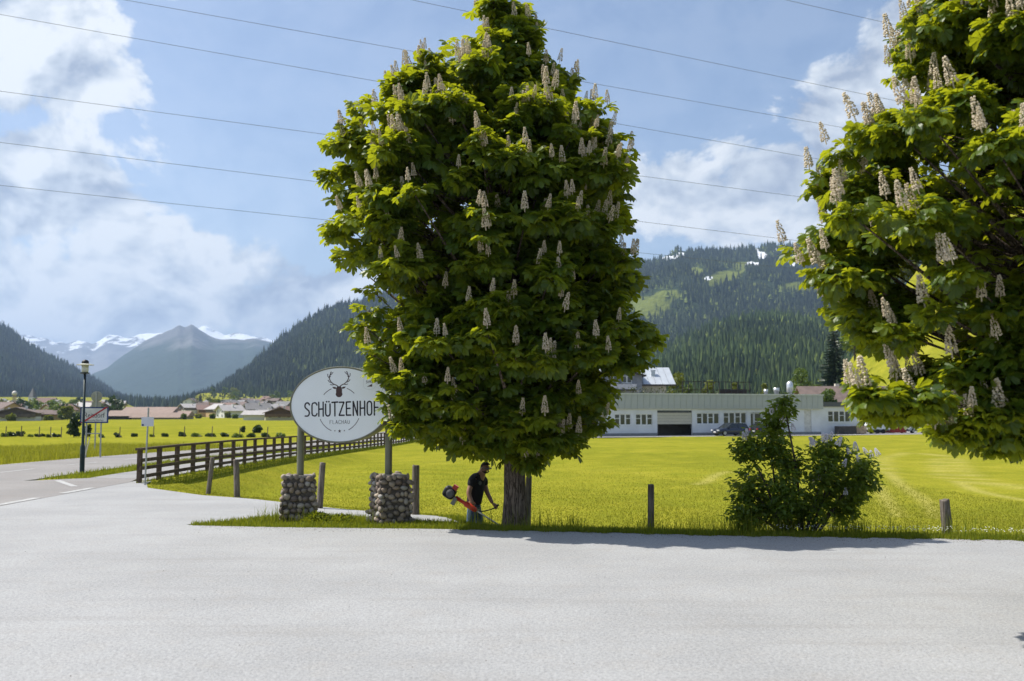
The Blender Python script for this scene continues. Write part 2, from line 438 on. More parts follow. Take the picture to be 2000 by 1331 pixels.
me = npmesh('meadow', np.stack([X, Y, Z], -1).reshape(-1, 3), FQ, M_MEADOW, {'track': tr}, smooth=True)
tag(link('meadow', me), kind='structure')

# road markings: each painted dash a piece of the road
M_PAINT = plain('white_road_paint', (.38, .38, .37), .8, var=.2, scale=9)
def dash(x0, y0, x1, y1, w):
    a, b = Vector((x0, y0, 0)), Vector((x1, y1, 0)); d = (b - a).normalized(); nrm = Vector((-d.y, d.x, 0)) * w / 2
    mb = MB(); q = []
    for p in (a - nrm, b - nrm, b + nrm, a + nrm): q.append((p.x, p.y, h1(p.x, p.y) + .010))
    mb.quad(*q); mb.build('lane_dash', M_PAINT, road)
for k in range(14):
    y = 18 + k * 6.0
    cx = float(roadx(y)[0] + roadx(y)[1]) / 2; cx2 = float(roadx(y + 3)[0] + roadx(y + 3)[1]) / 2
    dash(cx, y, cx2, y + 3.0, .14)
for k in range(6):
    dash(-12.15, 9.5 + k * 3.4 + .6, -12.15, 9.5 + k * 3.4 + 2.6, .22)
dash(-12.9, 29.6, -14.6, 32.2, .2)
for y in range(-20, 118, 6):
    for s in (0, 1):
        xa = float(roadx(y)[s]) + (.18 if s else -.18); xb = float(roadx(y + 5.9)[s]) + (.18 if s else -.18)
        if s == 0 and y < 34: continue
        dash(xa, y, xb, y + 5.9, .10)
# ------------------------------------------------------------------ mountains and forests
def fbm(x, y, z, o=5):
    return noise.fractal(Vector((x, y, z)), 1.0, 2.1, o)
def interp(prof, px):
    a = sorted(prof); return np.interp(px, [q[0] for q in a], [q[1] for q in a])
FOREST = []
def mountain(name, prof, d_base, d_ridge, mat, nx, ny, amp, wl, seed, x0, x1, masks=(), snow=(), rough=1.0, z0=-1.0, dr=None, ridged=0.0):
    cols = np.linspace(x0, x1, nx); tt = np.concatenate([np.linspace(0, 1, ny), [1.06, 1.2, 1.5]])
    py = interp(prof, cols)
    dR = np.full(nx, float(d_ridge)) if dr is None else interp(dr, cols)
    V = np.zeros((len(tt), nx, 3)); mask = np.zeros((len(tt), nx)); sn = np.zeros((len(tt), nx))
    for i, (px, p) in enumerate(zip(cols, py)):
        zr = P(px, p, dR[i]).z; u = (px - 1000) / FPX
        v = (665.5 - p) / FPX; k = 1 / (math.cos(TH) - v * math.sin(TH))
        for j, t in enumerate(tt):
            d = d_base + (dR[i] - d_base) * t
            x = u * d * k
            if t <= 1: z = z0 + (zr - z0) * (t ** 1.15)
            else: z = z0 + (zr - z0) * (1 - (t - 1) * 1.3)
            e = min(1, t * 3) * min(1, max(0.0, (1 - t)) * 3 + .06)
            f = fbm(x / wl + seed, d / wl, seed * 1.7)
            if ridged: f = (1 - ridged) * f + ridged * (1 - 2.2 * abs(fbm(x / wl * .8 + seed, d / wl * .45, seed)))
            z += amp * zr * f * e * .5
            if t > .97: z += rough * zr * .02 * fbm(x / wl * 9 + seed, d / wl, 3.3, 3)
            V[j, i] = (x, d, z)
            if masks or snow:
                qx, qy = PX(x, d, z)
                for (mx, my, rx, ry) in masks:
                    q = ((qx - mx) / rx) ** 2 + ((qy - my) / ry) ** 2 + .9 * f
                    mask[j, i] = max(mask[j, i], min(1, max(0, 1.6 - q)))
                for (mx, my, rx, ry) in snow:
                    q = ((qx - mx) / rx) ** 2 + ((qy - my) / ry) ** 2 + .9 * f
                    sn[j, i] = max(sn[j, i], min(1, max(0, 1.8 - q)))
    n = len(tt); idx = np.arange(n * nx).reshape(n, nx)
    FQ = np.stack([idx[:-1, :-1], idx[:-1, 1:], idx[1:, 1:], idx[1:, :-1]], -1).reshape(-1, 4)
    me = npmesh(name, V.reshape(-1, 3), FQ, mat, {'meadow': mask.ravel(), 'snow': sn.ravel()}, smooth=True)
    tag(link(name, me), kind='structure')
    return V[:ny], mask[:ny], sn[:ny]

def scatter_trees(name, label, grids, n, h0, h1_, mat, seed, tiers=2, sides=5, tmin=.0, tmax=1.0, broad=.1, keep=None):
    "one mass of far conifers standing on a mountain grid"
    V, mask, sn = grids; rg = np.random.default_rng(seed)
    ny, nx = V.shape[:2]
    # area weights
    A = V[1:, :-1] - V[:-1, :-1]; B = V[:-1, 1:] - V[:-1, :-1]
    w = np.linalg.norm(np.cross(A, B), axis=-1)
    tj = (np.arange(ny - 1) + .5) / (ny - 1); w[(tj < tmin) | (tj > tmax)] = 0
    w = w / V[:-1, :-1, 1] ** 1.3
    w = (w / w.sum()).ravel()
    c = rg.choice(w.size, n, p=w); j, i = np.unravel_index(c, (ny - 1, nx - 1)); a = rg.random(n)[:, None]; b = rg.random(n)[:, None]
    p = (V[j, i] * (1 - a) + V[j, i + 1] * a) * (1 - b) + (V[j + 1, i] * (1 - a) + V[j + 1, i + 1] * a) * b
    ok = (np.maximum(mask[j, i], sn[j, i]) < .35) | (rg.random(n) < .02)
    if keep is not None: ok &= keep(p)
    # thin by a clumpy noise
    ok &= np.array([noise.noise(Vector((q[0] / 140, q[1] / 140, seed))) for q in p]) + rg.random(n) > -.25
    p = p[ok]; n = len(p)
    h = rg.uniform(h0, h1_, n); is_b = rg.random(n) < broad
    ang = 2 * math.pi * np.arange(sides) / sides
    tv = []; tf = []
    for k in range(tiers):
        zb = k / tiers * .82; zt = min(1, zb + (1.25 / tiers if tiers > 1 else 1)); r = .19 * (1 - .72 * k / tiers)
        s = len(tv)
        for q in ang: tv.append((r * math.cos(q + k), r * math.sin(q + k), zb))
        tv.append((0, 0, zt if k < tiers - 1 else 1))
        for q in range(sides): tf.append((s + q, s + (q + 1) % sides, s + sides))
    T = np.array(tv); TF = np.array(tf)
    Bv = T.copy(); Bv[:, :2] *= 1.5
    Tn = np.where(is_b[:, None, None], Bv[None], T[None]).astype(np.float32)
    Tn = Tn * (1 + rg.uniform(-.22, .22, Tn.shape))
    hh = np.where(is_b, h * .62, h)
    rot = rg.random(n) * 6.28; cs, sn_ = np.cos(rot), np.sin(rot)
    wd = rg.uniform(.75, 1.2, n)
    x = (Tn[..., 0] * cs[:, None] - Tn[..., 1] * sn_[:, None]) * (h * wd)[:, None]
    y = (Tn[..., 0] * sn_[:, None] + Tn[..., 1] * cs[:, None]) * (h * wd)[:, None]
    z = Tn[..., 2] * hh[:, None] - 1.0
    W = np.stack([x + p[:, None, 0], y + p[:, None, 1], z + p[:, None, 2]], -1).reshape(-1, 3)
    FF = (TF[None] + (np.arange(n) * len(T))[:, None, None]).reshape(-1, 3)
    rnd = np.repeat(np.where(is_b, .75 + .25 * rg.random(n), .72 * rg.random(n)), len(T))
    o = link(name, npmesh(name, W, FF, mat, {'rnd': rnd}))
    tag(o, label, 'forest', kind='stuff'); return o

def mat_forest(name, dark, light, broadc):
    t = NT(name); r = t.attr('rnd')
    big = t.noise(t.pos(), .004, 4, .6)
    c = t.ramp(r, [(0, dark), (.70, light), (.76, broadc), (1, [x * 1.25 for x in broadc])])
    k = t.n('ShaderNodeVectorMath', operation='SCALE'); t.L(c, k.inputs[0]); t.L(t.rng(big, .3, .7, .65, 1.45), k.inputs['Scale'])
    return t.done(t.bsdf(k.outputs[0], .9, spec=.05))
def mat_slope(name, forest, meadow, rock, scale=.004):
    t = NT(name); p = t.pos()
    n = t.noise(p, scale, 6, .65); f = t.noise(p, scale * 12, 4, .7)
    c = t.mix(t.rng(n, .35, .65), forest, [x * 1.5 for x in forest])
    c = t.mix(t.rng(t.attr('meadow'), .25, .7), c, t.mix(f, meadow, [x * .7 for x in meadow]))
    sn = t.math('ADD', t.attr('snow'), t.math('MULTIPLY', t.math('SUBTRACT', f, .5), .9))
    c = t.mix(t.rng(sn, .42, .58), c, (.82, .85, .90))
    return t.done(t.bsdf(c, .95, 0, t.bump(t.math('ADD', t.math('MULTIPLY', n, 3.0), f), .8, 14), .05))
def mat_alp(name, rock, forest, snow_z, tree_z, s=.0012, amount=.5):
    t = NT(name); p = t.pos()
    n = t.noise(p, s, 7, .65); f = t.noise(t.pos((1, .5, 2.2)), s * 3.4, 6, .65); g = t.noise(p, s * 14, 4, .6)
    sep = t.n('ShaderNodeSeparateXYZ'); q = t.n('ShaderNodeNewGeometry'); t.L(q.outputs['Position'], sep.inputs[0]); z = sep.outputs[2]
    c = t.mix(t.rng(n, .35, .65), rock, [x * 1.6 for x in rock])
    tl = t.math('ADD', z, t.math('MULTIPLY', t.math('SUBTRACT', n, .5), 500.0))
    c = t.mix(t.rng(tl, tree_z - 60, tree_z + 60), t.mix(g, forest, [x * 1.8 for x in forest]), c)
    zz = t.math('MULTIPLY', t.math('SUBTRACT', z, snow_z), .0022)
    sn = t.math('ADD', t.math('ADD', zz, t.math('MULTIPLY', t.math('SUBTRACT', f, .5), 3.4)), t.math('MULTIPLY', t.math('SUBTRACT', g, .5), .8))
    nz = t.n('ShaderNodeSeparateXYZ'); t.L(q.outputs['Normal'], nz.inputs[0])
    c = t.mix(t.rng(sn, amount, amount + .22), c, (.86, .89, .93))
    return t.done(t.bsdf(c, .95, 0, t.bump(t.math('ADD', f, n), .7, 60), .05))

FLOOR = (.020, .032, .014); MEADOW = (.16, .19, .04); ROCK = (.13, .12, .11)
RIDGE_R = [(-200, 1000), (330, 800), (400, 778), (440, 755), (480, 727), (520, 692), (560, 657), (600, 629), (650, 603), (700, 590), (800, 565), (950, 548), (1100, 530), (1258, 514), (1291, 506), (1325, 491), (1363, 493), (1399, 493), (1437, 489), (1475, 485), (1501, 485), (1534, 483), (1700, 470), (2000, 455), (2600, 440)]
mR = mountain('forested_mountain', RIDGE_R, 1500, 3600, mat_slope('slope_ground', FLOOR, MEADOW, ROCK), 330, 90, .34, 700, 3.0, 330, 2350,
    [(1304, 575, 32, 10), (1262, 600, 48, 24), (1394, 549, 34, 13), (1420, 538, 34, 11), (1358, 531, 20, 11), (1560, 562, 36, 11), (1450, 521, 26, 9), (1480, 560, 20, 5)],
    [(1307, 507, 13, 6), (1330, 498, 9, 5), (1486, 499, 11, 7), (1468, 517, 13, 4), (1550, 509, 11, 9), (1476, 489, 7, 4), (1524, 489, 14, 5), (1384, 544, 10, 3)],
    dr=[(330, 2600), (600, 3000), (900, 3600), (2350, 3900)])
M_FOR1 = mat_forest('spruce_forest', (.030, .044, .026), (.062, .080, .034), (.105, .130, .034))
scatter_trees('mountain_forest', 'dark spruce forest covering the big mountain behind the chestnut tree', mR, 62000, 13, 30, M_FOR1, 5, tiers=2, sides=4, broad=.16)
RIDGE_F = [(1000, 800), (1150, 760), (1250, 715), (1330, 672), (1400, 641), (1450, 630), (1500, 626), (1560, 628), (1600, 636), (1660, 630), (1720, 600), (1800, 570), (2000, 530), (2400, 500)]
mF = mountain('foothill', RIDGE_F, 700, 1750, mat_slope('foothill_ground', (.03, .046, .016), MEADOW, ROCK, .008), 160, 50, .22, 300, 8.0, 1020, 2300)
M_FOR2 = mat_forest('mixed_forest', (.034, .056, .022), (.070, .100, .030), (.12, .155, .032))
scatter_trees('foothill_forest', 'lighter green spruce wood on the round foothill above the white workshop', mF, 17000, 15, 25, M_FOR2, 6, tiers=2, sides=5, broad=.3)
RIDGE_L = [(-900, 430), (-300, 520), (-100, 590), (0, 640), (20, 648), (34, 662), (70, 687), (104, 704), (132, 718), (168, 738), (196, 754), (224, 774), (252, 786), (300, 800), (360, 806)]
mL = mountain('shaded_mountain', RIDGE_L, 1700, 3400, mat_slope('shaded_slope_ground', FLOOR, MEADOW, ROCK), 150, 60, .22, 600, 12.0, -420, 350, dr=[(-420, 3000), (0, 3400), (350, 4600)])
scatter_trees('shaded_forest', 'dark spruce forest on the steep slope at the picture edge above the church', mL, 13000, 20, 33, M_FOR1, 7, tiers=2, sides=4, broad=.03)
RIDGE_C = [(-60, 800), (100, 770), (179, 732), (210, 718), (252, 687), (280, 670), (308, 656), (336, 645), (350, 637), (360, 640), (375, 631), (392, 645), (406, 656), (420, 662), (448, 663), (476, 667), (498, 660), (521, 665), (600, 700), (760, 730), (1000, 760)]
mountain('pointed_peak', RIDGE_C, 5600, 8800, mat_alp('peak_rock', (.10, .10, .095), (.022, .034, .018), 960, 560, .0016, .62), 260, 70, .30, 1500, 21.0, -60, 900, ridged=.5, rough=1.2)
RIDGE_S = [(-400, 640), (-100, 655), (36, 656), (73, 659), (98, 666), (134, 670), (162, 667), (182, 673), (196, 665), (213, 656), (246, 660), (266, 656), (302, 651), (340, 648), (400, 640), (420, 648), (437, 654), (476, 652), (504, 658), (526, 662), (620, 690), (900, 700)]
mountain('snowy_range', RIDGE_S, 10500, 14000, mat_alp('range_rock', (.13, .13, .13), (.03, .04, .025), 780, 250, .0011, .30), 260, 60, .34, 1900, 33.0, -300, 900, ridged=.6, rough=2.0)

# the air: pale even haze round the camera and the whole place
def haze():
    t = NT('valley_haze'); v = t.n('ShaderNodeVolumePrincipled')
    v.inputs['Color'].default_value = (.50, .69, 1.0, 1); v.inputs['Density'].default_value = HAZE; v.inputs['Anisotropy'].default_value = .25
    t.L(v.outputs[0], t.out.inputs[1])
    mb = MB(); mb.b2((-15000, -600, -12), (15000, 22500, 1350))
    o = mb.build('haze', t.m); tag(o, 'thin bluish summer haze filling the whole valley', 'haze', kind='stuff')
HAZE = 7.6e-5
haze()
# ------------------------------------------------------------------ vegetation
def rotmats(fwd, up):
    "rows of unit frames: x = fwd, z ~ up; arrays (n,3) -> (n,3,3) columns x,y,z"
    x = fwd / np.linalg.norm(fwd, axis=1, keepdims=True)
    y = np.cross(up, x); y /= np.linalg.norm(y, axis=1, keepdims=True) + 1e-9
    z = np.cross(x, y)
    return np.stack([x, y, z], -1)
def instance(T, TF, pos, M, scale):
    n = len(pos)
    V = np.einsum('nij,vj->nvi', M, T) * scale[:, None, None] + pos[:, None, :]
    F = (TF[None] + (np.arange(n) * len(T))[:, None, None]).reshape(-1, TF.shape[1])
    return V.reshape(-1, 3), F
def leaflet(L, W, droop, ang, fold, base=.0):
    "one obovate leaflet in the leaf plane, 8 vertices, folded along its midrib"
    st = [(0, 0), (.34, .30), (.70, .5), (1, 0)]
    def pt(s, w):
        x = base + s * L; z = -droop * L * s * s + (0 if w == 0 else .0) - (fold * abs(w) * W * -1)
        y = w * W
        return (x * math.cos(ang) - y * math.sin(ang), x * math.sin(ang) + y * math.cos(ang), z)
    v = [pt(0, 0), pt(.42, .32), pt(.42, 0), pt(.42, -.32), pt(.80, .5), pt(.80, 0), pt(.80, -.5), pt(1, 0)]
    f = [(0, 2, 1), (0, 3, 2), (1, 2, 5), (1, 5, 4), (2, 3, 6), (2, 6, 5), (4, 5, 7), (5, 6, 7)]
    return v, f
def palmate(seed):
    rg = random.Random(seed); v = []; f = []
    for a, l in [(-1.95, .55), (-1.15, .78), (-.45, .96), (.25, 1.0), (.95, .86), (1.75, .6)]:
        vv, ff = leaflet(.235 * l * rg.uniform(.9, 1.08), .115 * (.55 + .45 * l), rg.uniform(.30, .62), a + rg.uniform(-.12, .12), rg.uniform(.12, .3))
        k = len(v); v += vv; f += [tuple(i + k for i in q) for q in ff]
    # petiole
    k = len(v); v += [(-.15, -.004, .03), (-.15, .004, .03), (0, 0, 0)]; f += [(k, k + 1, k + 2)]
    return np.array(v), np.array(f)
LEAVES = [palmate(s) for s in (1, 2, 3)]
def mat_leaf(name, dark, mid, light, trans, f=.42):
    t = NT(name); r = t.attr('rnd'); n = t.noise(t.pos(), 1.2, 3)
    c = t.ramp(t.math('ADD', t.math('MULTIPLY', r, .7), t.math('MULTIPLY', n, .3)), [(.15, dark), (.5, mid), (.85, light)])
    tc = t.ramp(r, [(0, [x * .75 for x in trans]), (1, trans)])
    return t.done(t.leaf(c, tc, f, .42, .45))
M_CHEST = mat_leaf('chestnut_leaf', (.026, .066, .008), (.055, .110, .011), (.110, .165, .016), (.50, .54, .016), .47)
def mat_bark(name, c1, c2, scale=9.0):
    t = NT(name); v = t.math('ABSOLUTE', t.math('SUBTRACT', t.noise(t.pos((1, 1, .16)), scale * 1.9, 5, .6, .4), .5)); n = t.noise(t.pos((1, 1, .3)), scale * 3, 6, .65); b = t.noise(t.pos(), 2.0, 4)
    c = t.mix(t.rng(v, .0, .10), [x * .35 for x in c1], t.mix(n, c1, c2))
    c = t.mix(t.math('MULTIPLY', t.rng(b, .5, .7), .4), c, [x * .6 for x in c2])
    return t.done(t.bsdf(c, .95, 0, t.bump(t.math('ADD', t.math('MINIMUM', v, .14), t.math('MULTIPLY', n, .12)), 1.0, .10), .1))
M_BARK = mat_bark('chestnut_bark', (.15, .115, .09), (.30, .24, .19))
def mat_candle():
    t = NT('chestnut_blossom'); n = t.noise(t.co(), 45, 3); r = t.rand()
    c = t.ramp(n, [(.3, (.46, .40, .22)), (.5, (.74, .66, .50)), (.75, (.80, .66, .56))])
    c = t.mix(t.math('MULTIPLY', r, .35), c, (.55, .44, .30))
    return t.done(t.leaf(c, (.7, .6, .42), .25, .7, .1))
M_CANDLE = mat_candle()
def candle_mesh(seed):
    rg = random.Random(seed); mb = MB()
    mb.tube([(0, 0, -.06), (0, 0, .26)], [.008, .003], 4)
    for ring in range(11):
        z = .01 + ring * .0245; r = .043 * (1 - (ring / 11) ** 1.5) + .009; n = max(4, int(9 * (1 - ring / 13)))
        for k in range(n):
            a = 6.28 * (k + rg.random() * .6) / n + ring; q = Vector((math.cos(a) * r, math.sin(a) * r, z + rg.uniform(-.008, .008))); s = rg.uniform(.011, .018)
            o = [q + Vector(d) * s for d in ((1, 0, 0), (0, 1, 0), (-1, 0, 0), (0, -1, 0), (0, 0, 1.1), (0, 0, -1.1))]
            mb.add(o, [(0, 1, 4), (1, 2, 4), (2, 3, 4), (3, 0, 4), (1, 0, 5), (2, 1, 5), (3, 2, 5), (0, 3, 5)])
    return mb.mesh('flower_candle', M_CANDLE)
CANDLES = [candle_mesh(s) for s in (4, 5, 6)]

def trunk_mesh(pts, rad, n=22, seed=1, bump=.10, flare=None):
    rg = random.Random(seed); mb = MB(); vs = []; fs = []
    P_ = [Vector(p) for p in pts]
    zs = np.linspace(0, len(pts) - 1, int(len(pts) * 6))
    for i, s in enumerate(zs):
        k = min(int(s), len(pts) - 2); f = s - k
        c = P_[k].lerp(P_[k + 1], f); r = rad[k] * (1 - f) + rad[k + 1] * f
        for j in range(n):
            a = 2 * math.pi * j / n; d = Vector((math.cos(a), math.sin(a), 0))
            q = noise.noise(Vector((d.x * 2.6, d.y * 2.6, c.z * .6 + seed))) * .6 + noise.noise(Vector((d.x * 9, d.y * 9, c.z * 1.4 + seed))) * .45
            rr = r * (1 + bump * q)
            if flare: rr += flare * math.exp(-max(0, c.z - P_[0].z) / .22) * (.6 + .5 * math.cos(a * 5 + seed))
            vs.append(c + d * rr)
    m_ = len(zs)
    for i in range(m_ - 1):
        for j in range(n):
            j2 = (j + 1) % n; fs.append((i * n + j, i * n + j2, (i + 1) * n + j2, (i + 1) * n + j))
    mb.add(vs, fs); return mb

def chestnut(base, env, trunk, ztop, seed, n_bough, label, cutz=99, depth=1.0, front=1.0, dens=1.0, candle_scale=None, candle_gap=.32, boughs_extra=(), leaf_scale=1.0, n_candle=150, clump=1.0, n_fill=600, limb0=2.0):
    """env: (z, x_left, x_right) of the crown outline relative to the trunk; boughs carry shoots, shoots carry leaves and candles"""
    rg = np.random.default_rng(seed); rr = random.Random(seed)
    root = empty('chestnut_tree', base); tag(root, label, 'tree', 'flowering chestnut trees')
    ez = [e[0] for e in env]; xl = [e[1] for e in env]; xr = [e[2] for e in env]
    def outline(z, phi):
        l = np.interp(z, ez, xl); r = np.interp(z, ez, xr); c = np.cos(phi)
        rx = np.where(c > 0, np.abs(r), np.abs(l)); ry = (np.abs(l) + np.abs(r)) / 2 * np.where(np.sin(phi) > 0, depth, front)
        return 1 / np.sqrt((c / rx) ** 2 + (np.sin(phi) / ry) ** 2 + 1e-9)
    z0, z1 = ez[0], ez[-1]
    # bough centres spread evenly over the crown's skin
    zz = np.linspace(z0, z1, 400); w = np.array([outline(z, 0.0) + outline(z, math.pi) for z in zz]) + .25; cw = np.cumsum(w); cw /= cw[-1]
    B = []
    for i in range(n_bough):
        z = float(np.interp((i + .5) / n_bough, cw, zz)) + rr.uniform(-.22, .22); phi = i * 2.39996 + rr.uniform(-.25, .25)
        r = float(outline(z, phi)); s = rr.uniform(.40, .66) * clump * min(1.0, .45 + r * .35)
        rad = max(0.02, r - s * rr.uniform(.15, 1.6))
        B.append((rad * math.cos(phi), rad * math.sin(phi), z, s))
    for i in range(int(n_bough * .55)):                              # loose sprigs that break the outline
        z = float(np.interp(rr.random(), cw, zz)); phi = rr.random() * 6.283; r = float(outline(z, phi)) + rr.uniform(-.05, .26)
        B.append((r * math.cos(phi), r * math.sin(phi), z - .05, rr.uniform(.13, .22)))
    B += list(boughs_extra)
    T = []; mids = []
    for (x, y, z, s) in B:
        n = int(34 * dens * (s / .55) ** 2 * rr.uniform(.85, 1.15))
        p = rg.normal(size=(n, 3)); p /= np.linalg.norm(p, axis=1, keepdims=True); p *= (rg.random(n) ** .4)[:, None]
        p[:, 2] = np.where(p[:, 2] < -.25, p[:, 2] * .5, p[:, 2])
        out = np.array([x, y, 0]); q = np.linalg.norm(out)
        q3 = p * np.array([s, s, s * .62]) + np.array([x, y, z])
        q3[:, 2] -= .18 * (np.hypot(q3[:, 0] - x, q3[:, 1] - y) / s) ** 2 * s * .8
        T.append(q3); mids.append(np.tile([x, y, z], (n, 1)))
    T.append(np.zeros((0, 3))); mids.append(np.zeros((0, 3)))
    f = rg.random((n_fill, 3)); fz = np.interp(f[:, 0], cw, zz); ph = f[:, 1] * 6.283; fr = np.array([float(outline(a, b)) for a, b in zip(fz, ph)]) * (.25 + .62 * np.sqrt(f[:, 2]))
    fill = np.stack([fr * np.cos(ph), fr * np.sin(ph), fz], -1); T.append(fill); mids.append(np.stack([fr * .5 * np.cos(ph), fr * .5 * np.sin(ph), fz - .25], -1))
    T = np.concatenate(T); mids = np.concatenate(mids)
    T = T[T[:, 2] < cutz] if cutz < 99 else T; mids = mids[:len(T)]
    # shoots -> leaves
    n = len(T); k = rg.integers(5, 8, n); idx = np.repeat(np.arange(n), k); m = len(idx)
    axis = np.stack([T[:, 0], T[:, 1], np.full(n, 1.2)], -1) * np.array([.55, .55, 1]); axis /= np.linalg.norm(axis, axis=1, keepdims=True)
    ph = (np.concatenate([np.arange(q) / q for q in k]) + rg.random(m) * .15) * 6.283 + rg.random(n)[idx] * 6.283
    pitch = rg.uniform(-.85, .45, m)
    fwd = np.stack([np.cos(ph) * np.cos(pitch), np.sin(ph) * np.cos(pitch), np.sin(pitch)], -1)
    fwd += axis[idx] * .25; fwd /= np.linalg.norm(fwd, axis=1, keepdims=True)
    up = np.tile([0, 0, 1.0], (m, 1)) + rg.normal(size=(m, 3)) * .42
    pos = T[idx] + fwd * rg.uniform(.13, .22, m)[:, None] * leaf_scale + rg.normal(size=(m, 3)) * .025
    M = rotmats(fwd, up); sc = rg.uniform(.62, 1.22, m) * leaf_scale
    tone = rg.random(n)[idx] * .5 + rg.random(m) * .5
    kind = rg.integers(0, 3, m)
    # the leaves that show largest stand alone as pieces, the rest are one mass
    wp = pos + np.array(base); cd = np.linalg.norm(wp - np.array([0, 0, CAMZ]), axis=1) / sc
    pxx = np.array([PX(*q) for q in wp])
    inview = (pxx[:, 0] > 5) & (pxx[:, 0] < 1995) & (pxx[:, 1] > 5)
    order = np.argsort(np.where(inview, cd, 1e9)); single = np.zeros(m, bool); single[order[:290]] = True
    VV = []; FF = []; RN = []; off = 0
    for t in range(3):
        s = (kind == t) & ~single
        V, F = instance(LEAVES[t][0], LEAVES[t][1], pos[s], M[s], sc[s])
        VV.append(V); FF.append(F + off); off += len(V); RN.append(np.repeat(tone[s], len(LEAVES[t][0])))
    crown = link('crown', npmesh('crown', np.concatenate(VV), np.concatenate(FF), M_CHEST, {'rnd': np.concatenate(RN)}), root)
    crown['kind'] = 'stuff'
    lm = [[npmesh('leaf', LEAVES[t][0], LEAVES[t][1], M_CHEST, {'rnd': np.full(len(LEAVES[t][0]), q)}) for q in (.15, .5, .8)] for t in range(3)]
    for i in np.nonzero(single)[0]:
        o = link('leaf', lm[kind[i]][min(2, int(tone[i] * 3))], crown)
        mm = Matrix([[*(M[i][r] * sc[i]), pos[i][r]] for r in range(3)] + [[0, 0, 0, 1]]); o.matrix_local = mm
    # candles on outer, upper shoots
    r_rel = np.hypot(T[:, 0], T[:, 1]) / np.array([float(outline(z, p)) for z, p in zip(T[:, 2], np.arctan2(T[:, 1], T[:, 0]))])
    wpt = T + np.array(base); see = np.array([PX(*q) for q in wpt])
    score = r_rel + rg.random(n) * .45 + (T[:, 2] - z0) / (z1 - z0) * .30
    score[(see[:, 0] < -60) | (see[:, 0] > 2060) | (see[:, 1] < -80)] = -9
    view = np.array([0, 0, CAMZ]) - wpt; view /= np.linalg.norm(view, axis=1, keepdims=True)
    rad_ = np.stack([T[:, 0], T[:, 1], np.zeros(n)], -1); rad_ /= np.linalg.norm(rad_, axis=1, keepdims=True) + 1e-6
    score += .55 * np.clip((rad_ * view).sum(1), -1, .5)           # those that can be seen from the forecourt
    # only the topmost of each little neighbourhood flowers
    cells = {}
    for i in np.argsort(-score):
        c = tuple(np.round(T[i] / np.array([candle_gap, .5, candle_gap])).astype(int))
        if c not in cells: cells[c] = i
        if len(cells) >= n_candle: break
    for i in cells.values():
        o = link('flower_candle', CANDLES[i % 3], root)
        lean = Vector((T[i, 0], T[i, 1], 0)) * .07 + Vector((rr.uniform(-.16, .16), rr.uniform(-.16, .16), 1)); s = rr.uniform(.8, 1.25) * (candle_scale or .95)
        o.matrix_local = Matrix.Translation(Vector(T[i]) + Vector(rad_[i]) * .16 + Vector((0, 0, .13))) @ lean.to_track_quat('Z', 'Y').to_matrix().to_4x4() @ Matrix.Scale(s, 4)
    # trunk, limbs, twigs
    tp, tr_ = trunk
    trunk_mesh(tp, tr_, 26, seed, .16, .07).build('trunk', M_BARK, root, smooth=True)
    mb = MB()
    for (x, y, z, s) in B:
        zs = max(limb0, z - .35 * math.hypot(x, y) - .9); zs = min(zs, ztop - .5)
        c = np.array([np.interp(zs, [p[2] for p in tp], [p[j] for p in tp]) for j in range(2)])
        a = Vector((c[0], c[1], zs)); e = Vector((x, y, z)); mid = a.lerp(e, .55) + Vector((rr.uniform(-.1, .1), rr.uniform(-.1, .1), -.10 * (e - a).length + .1))
        L = (e - a).length
        mb.tube([a, a.lerp(mid, .5) + Vector((0, 0, -.02)), mid, mid.lerp(e, .6), e], [.022 + .013 * L, .017 + .010 * L, .014 + .007 * L, .014, .009], 6, cap=False)
    for t, q in zip(T, mids):
        mb.tube([q, (q + t) / 2 + np.array([0, 0, -.05]), t], [.010, .008, .005], 3, cap=False)
    mb.build('branches', M_BARK, root, smooth=True)
    return root

